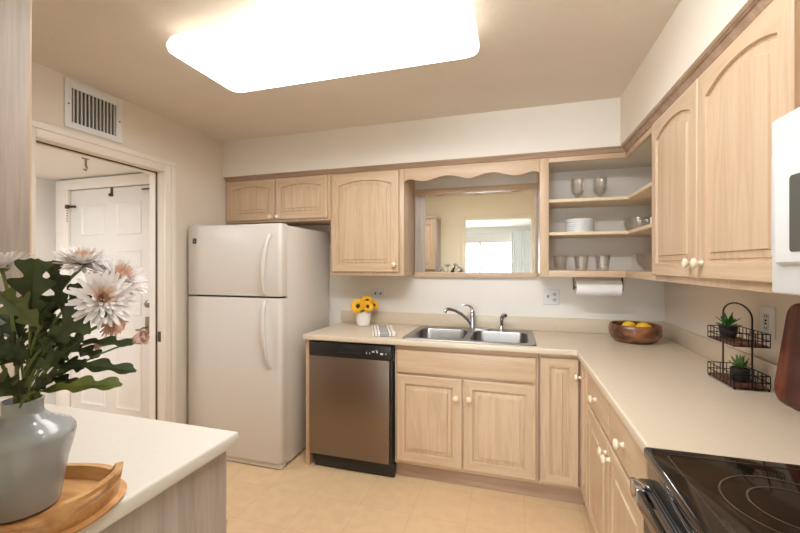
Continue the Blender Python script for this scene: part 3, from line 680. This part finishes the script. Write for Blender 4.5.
obj('drawer', B().box(-.652, -.641, R0+.006, R1-.006, .05, .21, .006), M['black'], t)
t = thing('microwave', 'white over-the-range microwave at the right edge', 'microwave', (-.2, -2.27, 1.325))
obj('body', B().box(-.372, -.004, -2.652, -1.892, 1.326, 1.722, .006), M['white'], t)
b = B(); b.box(-.400, -.3725, -2.652, -1.891, 1.326, 1.722, .006)
fd = obj('front', b, M['white'], t)
def yz(y0, y1, z0, z1, r, x): return [Vector((x, p.x, p.y)) for p in [Vector((q.x, q.y, 0)) for q in rrect(y0, y1, z0, z1, r, 0, 6)]]
obj('door', B().loops([yz(-2.46, -1.912, 1.392, 1.655, .02, -.4003), yz(-2.46, -1.912, 1.392, 1.655, .02, -.407), yz(-2.455, -1.917, 1.397, 1.650, .02, -.412)]), M['white'], fd)
obj('door_window', B().loops([yz(-2.36, -1.978, 1.418, 1.578, .008, -.4121), yz(-2.36, -1.978, 1.418, 1.578, .008, -.4135)]), M['dimglass'], fd, label='grey glass window')
obj('handle', B().tube([(-.412, -2.41, 1.42), (-.44, -2.41, 1.43), (-.445, -2.41, 1.52), (-.44, -2.41, 1.61), (-.412, -2.41, 1.62)], .009, 10), M['white'], fd)
obj('keypad', B().box(-.4025, -.4003, -2.635, -2.48, 1.40, 1.65, .001), M['slat'], fd)

# ------------------------------------------------------------------ wall plates, paper towel
def plate(name, label, c, A, N, wdt, h): 
    t = thing(name, label, 'outlet', c); o = Vector(c)
    q = [(-wdt/2, -h/2), (wdt/2, -h/2), (wdt/2, h/2), (-wdt/2, h/2)]
    L = [[o+Vector(A)*a*k+Z*z*k2+Vector(N)*d for a, z in q] for k, k2, d in ((1, 1, 0), (1, 1, .003), (1-.006/wdt*2, 1-.006/h*2, .006))]
    obj('cover_plate', B().loops(L, cap_first=True), M['white'], t, smooth=20)
    return t
def bits(t, name, c, A, N, rects, mat, d=.0062, th=.002):
    b = B()
    for a, z, w_, h_ in rects:
        q = [(a-w_/2, z-h_/2), (a+w_/2, z-h_/2), (a+w_/2, z+h_/2), (a-w_/2, z+h_/2)]
        b.loops([[Vector(c)+Vector(A)*x+Z*y+Vector(N)*k for x, y in q] for k in (d, d+th)], cap_first=True)
    return obj(name, b, mat, t)
def duplex(t, c, A, N, ox=0):
    for z in (.02, -.02):
        b = B(); b.lathe([(0, .0061), (.0155, .0061), (.0155, .0078), (0, .008)], Vector(c)+Vector(A)*ox+Z*z, N, 20)
        s = obj('socket', b, M['slat'], t)
        bits(s, 'slots', c, A, N, [(ox-.006, z+.003, .003, .009), (ox+.006, z+.003, .003, .009), (ox, z-.007, .005, .005)], M['gap'], .0081, .0006)
c = (-2.045, -.0005, 1.155)
t = plate('switch_plate', 'white two-gang switch plate on the back wall above the sunflowers', c, X, -Y, .115, .115)
for ox in (-.023, .023): obj('toggle', B().box(c[0]+ox-.005, c[0]+ox+.005, -.017, -.0066, c[2]-.004, c[2]+.014, .002), M['bronze'], t)
c = (-.715, -.0005, 1.161)
t = plate('switch_outlet_plate', 'white wall plate with a switch and two sockets below the corner shelves', c, X, -Y, .115, .115)
obj('toggle', B().box(c[0]-.028, c[0]-.018, -.017, -.0066, c[2]-.004, c[2]+.014, .002), M['nickel'], t); duplex(t, c, X, -Y, .023)
c = (-.0005, -1.103, 1.164)
t = plate('wall_outlet', 'white outlet plate on the right wall behind the wire basket stand', c, -Y, -X, .092, .125)
bits(t, 'socket_face', c, -Y, -X, [(0, 0, .033, .068)], M['slat'])
bits(t, 'buttons', c, -Y, -X, [(0, .006, .012, .007), (0, -.006, .012, .007), (-.006, .024, .003, .008), (.006, .024, .003, .008), (-.006, -.024, .003, .008), (.006, -.024, .003, .008)], M['gap'], .0083, .0008)
t = thing('paper_towel_holder', 'dark paper towel holder with a white roll under the corner shelves', 'paper towel holder', (-.44, -.19, ZB))
b = B()
for x in (-.590, -.300): b.box(x-.003, x+.003, -.205, -.175, 1.225, ZB-.001, .001)
b.box(-.594, -.296, -.2, -.18, ZB-.006, ZB-.001, .001)
obj('bracket', b, M['bronze'], t)
obj('rod', B().lathe([(0, -.586), (.008, -.586), (.008, -.304), (0, -.304)], (0, -.19, 1.243), X, 12), M['bronze'], t)
obj('paper_roll', B().lathe([(.02, -.578), (.053, -.578), (.055, -.576), (.055, -.312), (.053, -.31), (.02, -.31), (.02, -.578)], (0, -.19, 1.243), X, 40), M['paper'], t, label='white paper towel roll')

# ------------------------------------------------------------------ glassware and dishes on the shelves
def goblet(c, label):
    t = thing('goblet', label, 'glass', c, 'cut glass goblets on the top shelf')
    b = B(); n = 24; c = Vector(c)
    obj('foot', B().lathe([(0, .001), (.034, .001), (.034, .004), (.010, .009), (.008, .012), (0, .012)], c, Z, n), M['glass'], t)
    obj('stem', B().lathe([(.008, .0122), (.006, .022), (.012, .028), (.008, .034)], c, Z, n), M['glass'], t)
    prof = [(0, .035), (.016, .036), (.030, .046), (.039, .066), (.0435, .095), (.0445, .150), (.0415, .150), (.0405, .096), (.036, .070), (.027, .052), (.012, .045), (0, .044)]
    b = B().lathe(prof, c, Z, 14); obj('cup', b, M['glass'], t, smooth=15)
    return t
goblet((-.562, -.17, 1.8205), 'cut glass goblet at the left on the top shelf')
goblet((-.428, -.17, 1.8205), 'cut glass goblet standing right of its twin on the top shelf')
for k, (x, lab) in enumerate(((-.675, 'left'), (-.545, 'middle'), (-.42, 'right'))):
    b = B(); b.lathe([(0, .001), (.034, .001), (.036, .005), (.047, .098), (.0435, .098), (.033, .018), (0, .015)], (x, -.215, ZB+.0405), Z, 12)
    solo('tumbler', b, M['glass'], 'cut glass tumbler, the %s one of three on the lowest shelf' % lab, 'glass', (x, -.215, ZB+.0405), 'tumblers on the lowest shelf', smooth=15)
# stack of white plates
for k in range(7):
    z = 1.6065+k*.0125
    b = B(); b.lathe([(0, 0), (.055, 0), (.07, .0005), (.084, .0008), (.087, .002), (.0875, .0075), (.0868, .0115), (.080, .0122), (.06, .0070), (.055, .006), (0, .0055)], (-.555, -.20, z), Z, 40)
    solo('plate', b, M['plat'], ('lowest', 'second from bottom', 'third from bottom', 'fourth from bottom (the middle one)', 'third from top', 'second from top', 'topmost')[k]+' white plate in the stack on the middle shelf', 'plate', (-.555, -.20, z), 'white plates stacked on the middle shelf')
# ribbed glass dish with little shakers
def ribbed(prof, c, n=40, amp=.03):
    L = []
    for r, z in prof: L.append([Vector((c[0]+r*(1+amp*(i % 2))*cos(2*pi*i/n), c[1]+r*(1+amp*(i % 2))*sin(2*pi*i/n), c[2]+z)) for i in range(n)])
    return B().loops(L, cap_first=True, cap_last=True)
c = (-.20, -.19, 1.6065)
solo('glass_dish', ribbed([(.055, .001), (.075, .01), (.085, .04), (.09, .085), (.087, .085), (.081, .04), (.07, .014), (.05, .008)], c), M['glass'], 'ribbed clear glass bowl on the middle shelf in the corner', 'bowl', c, smooth=20)
for k, (x, y, hgt, lab) in enumerate(((-.175, -.36, .095, 'taller white shaker on the middle corner shelf'), (-.145, -.42, .075, 'shorter white shaker on the middle corner shelf'))):
    t = thing('shaker', lab, 'shaker', (x, y, 1.6065), 'white shakers on the middle shelf')
    obj('jar', B().lathe([(0, 0), (.018, 0), (.019, .004), (.016, hgt*.7), (.013, hgt*.78), (0, hgt*.78)], (x, y, 1.6065), Z, 20), M['porcelain'], t)
    obj('lid', B().lathe([(.0135, hgt*.782), (.015, hgt*.8), (.013, hgt*.95), (0, hgt)], (x, y, 1.6065), Z, 20), M['chrome'], t)
c = (-.150, -.27, ZB+.0405)
solo('glass_bowl', B().lathe([(0, .001), (.045, .001), (.05, .006), (.085, .05), (.105, .105), (.102, .106), (.08, .053), (.045, .012), (0, .009)], c, Z, 40), M['glass'], 'wide clear glass bowl on the lowest shelf in the corner', 'bowl', c)

# ------------------------------------------------------------------ bowl with lemons
c = (-.250, -.270, .9145)
b = B(); b.lathe([(0, 0), (.090, 0), (.104, .004), (.128, .024), (.142, .052), (.145, .078), (.138, .108), (.134, .111), (.128, .108), (.134, .078), (.130, .054), (.110, .03), (.08, .014), (0, .012)], c, Z, 48)
solo('wooden_bowl', b, M['bowl'], 'dark walnut salad bowl holding lemons in the worktop corner', 'bowl', c)
def lemon(c, rz, tilt, label):
    b = B(); prof = [(0, -.046), (.006, -.043), (.016, -.034), (.027, -.018), (.0305, 0), (.027, .018), (.016, .034), (.007, .042), (.005, .046), (0, .048)]
    ax = Vector((cos(rz)*cos(tilt), sin(rz)*cos(tilt), sin(tilt)))
    b.lathe(prof, c, ax, 24); return solo('lemon', b, M['lemon'], label, 'lemon', c, 'lemons in the walnut bowl')
lemon((-.288, -.283, 1.012), .3, .2, 'yellow lemon on the left in the walnut bowl')
lemon((-.213, -.298, 1.010), -.5, .15, 'yellow lemon on the right in the walnut bowl')
lemon((-.240, -.213, .962), 1.2, .0, 'yellow lemon lying deeper at the back of the walnut bowl')

# ------------------------------------------------------------------ sunflower pot
c = Vector((-2.120, -.15, .9145))
solo('flower_pot', B().lathe([(0, 0), (.044, 0), (.05, .004), (.06, .05), (.064, .118), (.060, .118), (.056, .05), (.046, .012), (0, .010)], c, Z, 36), M['porcelain'], 'white flower pot of sunflowers on the back worktop', 'pot', c)
def sunflower(p, N, r, label):
    p = Vector(p); N = Vector(N).normalized(); t = thing('sunflower', label, 'flower', p, 'sunflowers in the white pot')
    q = N.to_track_quat('Z', 'Y'); b = B()
    for ring_, cnt, rr, lift in ((0, 14, r, .10), (1, 14, r*.86, .28)):
        for k in range(cnt):
            a = 2*pi*(k+.5*ring_)/cnt+random.uniform(-.08, .08); g = []
            for i in range(5):
                s = i/4; d = r*.22+(rr-r*.22)*s; wd = r*.19*(sin(pi*(.18+.8*s))); hh = rr*lift*sin(s*2.2)
                row = [p+q@Vector((d*cos(a)-k2*wd*sin(a), d*sin(a)+k2*wd*cos(a), hh-.05*r*abs(k2)*-1)) for k2 in (-1, 0, 1)]
                g.append(row)
            b.sheet(g)
    obj('petals', b, M['sunp'], t)
    obj('centre', B().lathe([(0, -.1*r), (.30*r, -.05*r), (.32*r, .05*r), (.22*r, .10*r), (0, .12*r)], p, N, 18), M['sunc'], t, label='dark brown centre')
    e = Vector((c.x+(p.x-c.x)*.3, c.y+(p.y-c.y)*.3, c.z+.09))
    obj('stem', B().tube([e, (e+p)/2+Vector((0, 0, .004)), p-N*.1*r], .003, 6), M['stem'], t)
    return t
sunflower((-2.140, -.206, 1.072), (-.1, -1, .35), .066, 'largest sunflower facing the room at the front of the white pot')
sunflower((-2.068, -.190, 1.070), (.6, -.8, .3), .050, 'sunflower leaning right over the rim of the white pot')
sunflower((-2.095, -.130, 1.112), (.3, -.6, .9), .052, 'sunflower on top of the bunch in the white pot')
sunflower((-2.190, -.155, 1.062), (-.8, -.6, .3), .046, 'sunflower leaning left out of the white pot')
sunflower((-2.040, -.115, 1.075), (.9, -.35, .5), .046, 'sunflower at the back right of the white pot')
def simple_leaf(b, p, d, up, Lh, W, mi=0, n=6, bend=.25):
    p, d, up = Vector(p), Vector(d).normalized(), Vector(up).normalized(); side = d.cross(up).normalized(); up = side.cross(d)
    g = []
    for i in range(n+1):
        s = i/n; wd = W/2*sin(pi*(.06+.92*s))**.8; cen = p+d*Lh*s-up*bend*Lh*s*s
        g.append([cen-side*wd+up*wd*.25, cen, cen+side*wd+up*wd*.25])
    b.sheet(g, mi)
b = B()
for a in range(9):
    t_ = 2*pi*a/9; simple_leaf(b, c+Vector((.03*cos(t_), .03*sin(t_), .10)), (cos(t_), sin(t_), .6), Z, .065, .034)
solo('sunflower_leaves', b, M['leaf2'], 'green leaves around the sunflowers in the white pot', 'leaves', c+Vector((0, 0, .1)))

# ------------------------------------------------------------------ folded towel
c = Vector((-1.868, -.395, .9145))
def pillow(x0, x1, y0, y1, z0, z1):
    return B().box(x0, x1, y0, y1, z0, z1, min(.49*(z1-z0), .008), seg=3)
t = thing('dish_towel', 'folded grey and white striped dish towel left of the sink', 'towel', c)
obj('lower_fold', pillow(c.x-.080, c.x+.080, c.y-.185, c.y+.175, .9148, .9268), M['towel'], t)
obj('upper_fold', pillow(c.x-.077, c.x+.077, c.y-.182, c.y+.17, .9272, .9385), M['towel'], t)
t.rotation_euler.z = R(22)

# ------------------------------------------------------------------ two-tier wire stand with succulents
t = thing('basket_stand', 'two-tier black wire basket stand with arched handle on the right worktop', 'stand', (-.107, -1.11, .914))
def basket(z0):
    x0, x1, ya, yb, h = -.163, -.05, -1.213, -1.005, .052
    b = B(); r = .0019
    rect = lambda z, e=0: [(x0-e, ya-e, z), (x1+e, ya-e, z), (x1+e, yb+e, z), (x0-e, yb+e, z)]
    for z in (z0+.002, z0+h*.5, z0+h):
        q = rect(z); 
        for i in range(4): b.tube([q[i], q[(i+1) % 4]], r, 6)
    for i in range(9):
        y = ya+(yb-ya)*i/8
        for x in (x0, x1): b.tube([(x, y, z0), (x, y, z0+h)], r*.8, 6)
    for i in range(6):
        x = x0+(x1-x0)*i/5
        for y in (ya, yb): b.tube([(x, y, z0), (x, y, z0+h)], r*.8, 6)
    o = obj('wire_basket', b, M['wire'], t)
    obj('wooden_base', B().box(x0+.003, x1-.003, ya+.003, yb-.003, z0, z0+.008, .001), M['rackwood'], o, label='brown wooden base board')
basket(.920); basket(1.078)
pts = [(-.107, -1.003, .922), (-.107, -1.003, 1.0), (-.107, -1.003, 1.1), (-.107, -1.003, 1.185)]
pts += [(-.107, -1.109+.106*cos(R(a)), 1.185+.052*sin(R(a))) for a in range(12, 180, 12)]
pts += [(-.107, -1.215, z) for z in (1.185, 1.1, 1.0, .922)]
obj('handle', B().tube(pts, .0032, 8), M['wire'], t)
for x in (-.16, -.053):
    for y in (-1.21, -1.008): obj('foot', B().lathe([(0, .9142), (.004, .9142), (.004, .920), (0, .920)], (x, y, 0), Z, 8), M['wire'], t)
def succulent(c, lab_pot, lab, mat, lean, rows):
    c = Vector(c)
    solo('plant_pot', B().lathe([(0, 0), (.023, 0), (.026, .003), (.0295, .022), (.029, .024), (.0305, .026), (.032, .052), (.029, .052), (.028, .047), (0, .047)], c, Z, 28), M['pot'], lab_pot, 'pot', c, 'small black pots in the wire stand')
    t = thing('succulent', lab, 'plant', c+Vector((0, 0, .0475)))
    for cnt, el, L_, W in rows:
        for k in range(cnt):
            a = 2*pi*k/cnt+el*3; d = Vector((cos(a)*cos(el), sin(a)*cos(el), sin(el)))
            o = c+Vector((0, 0, .0475+.012*sin(el))); b = B()
            side = d.cross(Z).normalized(); up = side.cross(d); Lp = []
            for i in range(6):
                s = i/5; wd = W*(.35+.65*sin(pi*(.1+.75*s)))*(1-s**4*.9); th = .004*(1-s*.7); ce = o+d*L_*s+Z*.012*s*s*(1 if lean else .3)
                Lp.append([ce+side*wd*cos(q)+up*th*sin(q) for q in [2*pi*j/8 for j in range(8)]])
            obj('leaf', b.loops(Lp, cap_first=True), mat, t)
    return t
succulent((-.112, -1.055, 1.0865), 'small black pot on the upper tier of the wire stand', 'bright green succulent with broad leaves on the upper tier', M['succ'], False, ((7, .12, .046, .009), (6, .6, .05, .009), (4, 1.15, .05, .008)))
succulent((-.108, -1.135, .9285), 'small black pot on the lower tier of the wire stand', 'green spiky succulent rosette on the lower tier', M['succ2'], True, ((9, .35, .038, .006), (8, .75, .04, .006), (5, 1.2, .038, .005)))

# ------------------------------------------------------------------ cutting board leaning on the right wall
def cutting_board():
    pts = []; W, H = .30, .345
    for cx, cz, r, a in ((W-.05, .05, .05, 270), (W-.05, H-.05, .05, 0), (.05, H-.05, .05, 90), (.055, .055, .055, 180)):
        for i in range(9): t_ = R(a+90*i/8); pts.append((cx+r*cos(t_), cz+r*sin(t_)))
    up = Vector((.048, .0, .340)).normalized(); A = Vector((0, -1, 0)); N = A.cross(up)
    if N.x > 0: N = -N
    o = Vector((-.070, -1.290, .9165))
    return B().prism(pts, o, A, up, N, .018, .004)
solo('cutting_board', cutting_board(), M['board'], 'dark walnut cutting board with rounded corners leaning on the right wall', 'cutting board', (-.09, -1.42, .916))

# ------------------------------------------------------------------ tray and vase
TC = Vector((-1.868, -2.492, .9145)); ang = R(18); ca, sa = cos(ang), sin(ang)
def tr(a, bb, z): return Vector((TC.x+ca*a-sa*bb, TC.y+sa*a+ca*bb, TC.z+z))
t = thing('serving_tray', 'oval acacia wood tray with raised rim and cut-out handles under the grey vase', 'tray', TC)
def se(t_, p=.78): return math.copysign(abs(t_)**p, t_)
def oval(ra, rb, zf, n=64): return [tr(ra*se(cos(2*pi*i/n)), rb*se(sin(2*pi*i/n)), zf) for i in range(n)]
obj('base', B().loops([oval(.145, .100, .0), oval(.164, .119, .005), oval(.166, .121, .011), oval(.158, .113, .0125)], cap_first=True), M['tray'], t)
def rimz(a): return .040+.022*max(0, min(1, (abs(cos(a))-.62)/.2))**2
def rimlo(a): return .0125
# rim wall in stave segments; the handle ends carry a slot
n = 96; inner = lambda a, z: tr((.140+.12*z)*se(cos(a)), (.096+.12*z)*se(sin(a)), z); outer_ = lambda a, z: tr((.151+.14*z)*se(cos(a)), (.107+.14*z)*se(sin(a)), z)
b2 = bmesh.new(); K = 6; vi = []; vo = []
for i in range(n):
    a = 2*pi*i/n; zt = rimz(a); vi.append([b2.verts.new(inner(a, .0125+(zt-.0125)*k/K)) for k in range(K+1)]); vo.append([b2.verts.new(outer_(a, .0125+(zt-.0125)*k/K)) for k in range(K+1)])
def slot(i, k): 
    a = 2*pi*(i+.5)/n; d = min(abs(sin(a)), 9)
    return abs(sin(a)) < .42 and 3 <= k <= 4
for i in range(n):
    j = (i+1) % n
    for k in range(K):
        s = slot(i, k)
        if not s:
            b2.faces.new((vi[i][k], vi[j][k], vi[j][k+1], vi[i][k+1])); b2.faces.new((vo[i][k], vo[i][k+1], vo[j][k+1], vo[j][k]))
        for di, dk, e in ((0, 1, ((i, k+1), (j, k+1))), (0, -1, ((i, k), (j, k))), (1, 0, ((j, k), (j, k+1))), (-1, 0, ((i, k), (i, k+1)))):
            if not s and 0 <= k+dk < K and slot((i+di) % n, k+dk):
                (p, q_), (u_, v_) = e; b2.faces.new((vi[p][q_], vi[u_][v_], vo[u_][v_], vo[p][q_]))
    b2.faces.new((vi[i][K], vi[j][K], vo[j][K], vo[i][K])); b2.faces.new((vi[i][0], vo[i][0], vo[j][0], vi[j][0]))
bmesh.ops.recalc_face_normals(b2, faces=list(b2.faces)); b = B(); b._merge(b2, 0)
obj('rim', b, M['tray'], t)
VC = Vector((-1.868, -2.492, .928))
b = B(); b.lathe([(0, 0), (.050, 0), (.055, .004), (.060, .035), (.067, .08), (.0765, .120), (.0790, .134), (.0785, .142), (.074, .149), (.058, .159), (.041, .168), (.0325, .176), (.0300, .184), (.0300, .198), (.0315, .206), (.028, .207), (.0265, .198), (.0265, .185), (.05, .158), (.07, .135), (.052, .03), (0, .01)], VC, Z, 56)
solo('vase', b, M['vase'], 'grey glazed ceramic vase of white flowers standing on the oval tray', 'vase', VC)

# ------------------------------------------------------------------ bouquet in the vase
MOUTH = VC+Vector((0, 0, .195))
c_, s_ = cos(YAW), sin(YAW)
def at(u, v, d):                           # pixel and depth -> point in the room
    r = (u-400)/F*d; return Vector((CAM.x+c_*r-s_*d, CAM.y+s_*r+c_*d, CAM.z-(v-265.58)/F*d))
def bez(p0, p1, lift=.45, n=8):
    p0, p1 = Vector(p0), Vector(p1); m_ = Vector((p0.x+(p1.x-p0.x)*.3, p0.y+(p1.y-p0.y)*.3, p0.z+(p1.z-p0.z)*.7+.02))
    return [(1-t_)**2*p0+2*t_*(1-t_)*m_+t_*t_*p1 for t_ in [i/n for i in range(n+1)]]
def petal(b, p, q, a, el, L_, W, curl, mi=0):
    g = []; n = 5
    for i in range(n+1):
        s = i/n; wd = W/2*(.45+.55*sin(pi*min(1, .15+.7*s)))*(1 if s < .9 else .55)
        e = el+curl*s; d = L_*s
        rad = d*cos(el+curl*s*.5); hh = d*sin(el+curl*s*.5)
        g.append([p+q@Vector((rad*cos(a)-k*wd*sin(a), rad*sin(a)+k*wd*cos(a), hh+abs(k)*wd*.35)) for k in (-1, 0, 1)])
    b.sheet(g, mi)
def chrysanthemum(p, N, r, label, inner=.45, openness=1.0):
    p = Vector(p); N = Vector(N).normalized(); q = N.to_track_quat('Z', 'Y'); t = thing('chrysanthemum', label, 'flower', p, 'white chrysanthemums in the grey vase')
    bo, bi = B(), B()
    for cnt, el, L_, W, curl in ((20, -.15, 1.0, .17, .15), (22, .08, 1.02, .165, .2), (20, .30, .95, .16, .25), (18, .5, .86, .15, .3), (15, .7, .74, .14, .3)):
        for k in range(cnt):
            a = 2*pi*k/cnt+el*5+random.uniform(-.12, .12)
            petal(bo, p, q, a, el*openness+random.uniform(-.1, .1)+(1-openness)*.9, r*L_*random.uniform(.85, 1.06), r*W, curl+random.uniform(-.15, .2))
    for cnt, el, L_, W, curl in ((15, .8, .60, .11, .4), (13, .98, .5, .10, .6), (10, 1.18, .4, .095, .8), (6, 1.38, .3, .09, .9)):
        for k in range(cnt):
            a = 2*pi*k/cnt+el*7; petal(bi, p, q, a, el+random.uniform(-.12, .12), r*L_*random.uniform(.85, 1.1), r*W, curl)
    obj('outer_petals', bo, M['petal'], t, label='white outer petals'); obj('inner_petals', bi, M['peach'], t, label='peach inner petals')
    obj('calyx', B().lathe([(0, -.16*r), (.14*r, -.12*r), (.26*r, 0), (.2*r, .05*r), (0, .06*r)], p, N, 14), M['leaf2'], t)
    st = MOUTH+Vector((random.uniform(-.015, .015), random.uniform(-.015, .015), -.03))
    obj('stem', B().tube(bez(st, p-N*.15*r), .003, 7), M['stem'], t)
    return t
tocam = lambda p: (CAM-p).normalized()
p = at(103, 299, .70); chrysanthemum(p, tocam(p)+Vector((.15, .1, .35)), .054, 'largest white chrysanthemum, peach centre turned to the room, right side of the bouquet')
p = at(82, 264, .74); chrysanthemum(p, tocam(p)*.18+Vector((.1, 0, 1)), .050, 'white chrysanthemum facing upward at the top of the bouquet')
p = at(118, 280, .76); chrysanthemum(p, tocam(p)*.35+Vector((.45, .3, .8)), .054, 'white chrysanthemum behind and right of the largest one')
p = at(2, 268, .72); chrysanthemum(p, tocam(p)*.1+Vector((-.25, 0, 1)), .052, 'white chrysanthemum at the left edge of the photo')
p = at(112, 322, .74); t = chrysanthemum(p, tocam(p)*.5+Vector((.7, .5, -.1)), .030, 'small half-open peach chrysanthemum below the largest one')
for ch in t.children:
    if ch.name.startswith('outer'): ch.data.materials[0] = M['peach']; ch['label'] = 'peach outer petals'
p = at(96, 342, .75); t = chrysanthemum(p, Vector((.6, .3, -.6)), .020, 'tiny orange-peach flower drooping among the lower leaves', openness=.6)
for ch in t.children:
    if ch.name.startswith('outer'): ch.data.materials[0] = M['peach']; ch['label'] = 'peach outer petals'
p = at(-60, 300, .72); chrysanthemum(p, Vector((-.8, -.3, .6)), .054, 'white chrysanthemum left of the vase just outside the frame')
# bud
p = at(130, 342, .72); t = thing('flower_bud', 'pale pink closed flower bud on a long stem, right of the bouquet', 'flower', p)
N_ = Vector((.86, .38, .32)).normalized(); q = N_.to_track_quat('Z', 'Y'); b = B()
for cnt, el, L_ in ((9, .95, .03), (8, 1.2, .032), (5, 1.4, .031)):
    for k in range(cnt): petal(b, p, q, 2*pi*k/cnt+el*4, el, L_, .013, .25)
obj('petals', b, M['pink'], t); obj('calyx', B().lathe([(0, -.004), (.005, -.002), (.007, .004), (0, .006)], p, N_, 12), M['leaf2'], t)
obj('stem', B().tube([MOUTH+Vector((.008, 0, -.03)), MOUTH+Vector((.03, .01, .03)), at(75, 366, .73), at(100, 354, .72), at(118, 347, .72), p], .0017, 7), M['stem'], t)
# leaf sprigs
def lobed_leaf(p, d, up, L_, W, lobes=3, bend=.25, mat='leaf', parent=None):
    p, d, up = Vector(p), Vector(d).normalized(), Vector(up).normalized(); side = d.cross(up).normalized(); up = side.cross(d)
    n = 44; g = []
    for i in range(n+1):
        s = i/n; env = sin(pi*min(1, .05+.90*s))**.7*(.55+.6*s); lob = 1-.62*abs(cos(pi*lobes*(s-.04)))**2.2
        wd = W/2*env*(lob if s < .93 else lob*.8); cen = p+d*L_*s-up*bend*L_*s*s
        sh = d*wd*.6; wav = .10*sin(s*pi*lobes*2)
        g.append([cen-side*wd+sh+up*wd*(.25+wav), cen-side*wd*.5+sh*.4+up*wd*.18, cen, cen+side*wd*.5+sh*.4+up*wd*.18, cen+side*wd+sh+up*wd*(.25-wav)])
    return obj('leaf', B().sheet(g), M[mat], parent)
SP = [  # base px, tip px, depth, width(m), label
 ((30, 322), (34, 264), .69, .075, 'leaf', 'broad lobed leaf sprig at the top left of the bouquet'),
 ((62, 312), (53, 262), .72, .048, 'leaf', 'upright lobed leaf sprig left of the topmost flower'),
 ((40, 328), (2, 293), .68, .065, 'leaf2', 'lobed leaf sprig pointing left in the bouquet'),
 ((48, 345), (92, 308), .68, .072, 'leaf', 'broad dark leaf sprig under the largest flower'),
 ((78, 342), (128, 340), .71, .032, 'leaf', 'leaf sprig pointing right beneath the largest flower'),
 ((58, 364), (127, 364), .70, .036, 'leaf', 'long leaf sprig reaching furthest right above the counter'),
 ((38, 392), (108, 376), .68, .042, 'leaf2', 'long low leaf sprig arching right out of the vase'),
 ((22, 396), (-16, 376), .68, .060, 'leaf2', 'low leaf sprig arching left out of the vase'),
 ((30, 360), (-8, 340), .71, .065, 'leaf', 'dark leaf sprig left of centre in the bouquet'),
 ((34, 350), (48, 302), .74, .065, 'leaf', 'dark leaf sprig standing in the middle of the bouquet'),
 ((50, 366), (80, 338), .70, .052, 'leaf', 'short dark leaf sprig right of the bouquet centre'),
 ((22, 350), (14, 310), .75, .060, 'leaf', 'dark leaf sprig at the back left of the bouquet'),
 ((66, 340), (74, 286), .76, .050, 'leaf', 'narrow leaf sprig behind the largest flower'),
 ((14, 330), (-30, 290), .74, .075, 'leaf', 'broad leaf sprig leaning out at the far left'),
]
for i, (b0, b1, dep, W, mt, lab) in enumerate(SP):
    p0, p1 = at(b0[0], b0[1], dep+.015), at(b1[0], b1[1], dep-.015)
    t = thing('leaf_sprig', lab, 'foliage', p0, 'leaf sprigs in the grey vase')
    st = MOUTH+Vector((random.uniform(-.018, .018), random.uniform(-.018, .018), -.03))
    obj('stem', B().tube(bez(st, p0), .0024, 6), M['stem'], t)
    d = p1-p0; up = tocam(p0)+Vector((random.uniform(-.5, .5), random.uniform(-.3, .3), .5+random.uniform(-.2, .3)))
    lobed_leaf(p0, d, up, d.length, W, 3, random.uniform(.05, .22), mt, t)
    for fr_ in (.6, .82):
        mid = st.lerp(p0, fr_)+Vector((0, 0, .015))
        dirv = (d.normalized()+Vector((random.uniform(-.9, .9), random.uniform(-.7, .7), random.uniform(-.3, .6)))).normalized()
        lobed_leaf(mid, dirv, up, random.uniform(.04, .065), random.uniform(.030, .045), 3, random.uniform(.1, .3), 'leaf', t)

# ------------------------------------------------------------------ curtain in the dining room
n = 60; g = []
for z in (2.27, 1.6, .9, .03):
    g.append([Vector((-1.06+.62*i/n, -7.52+.022*sin(i*1.15), z)) for i in range(n+1)])
t = thing('curtain', 'white pleated curtain hanging beside the sliding glass door, seen in the mirror', 'curtain', (-.75, -7.52, 0))
obj('drape', B().sheet(g), M['curtain'], t); obj('curtain_rod', B().tube([(-3.0, -7.52, 2.285), (-.40, -7.52, 2.285)], .01, 10), M['white'], t)
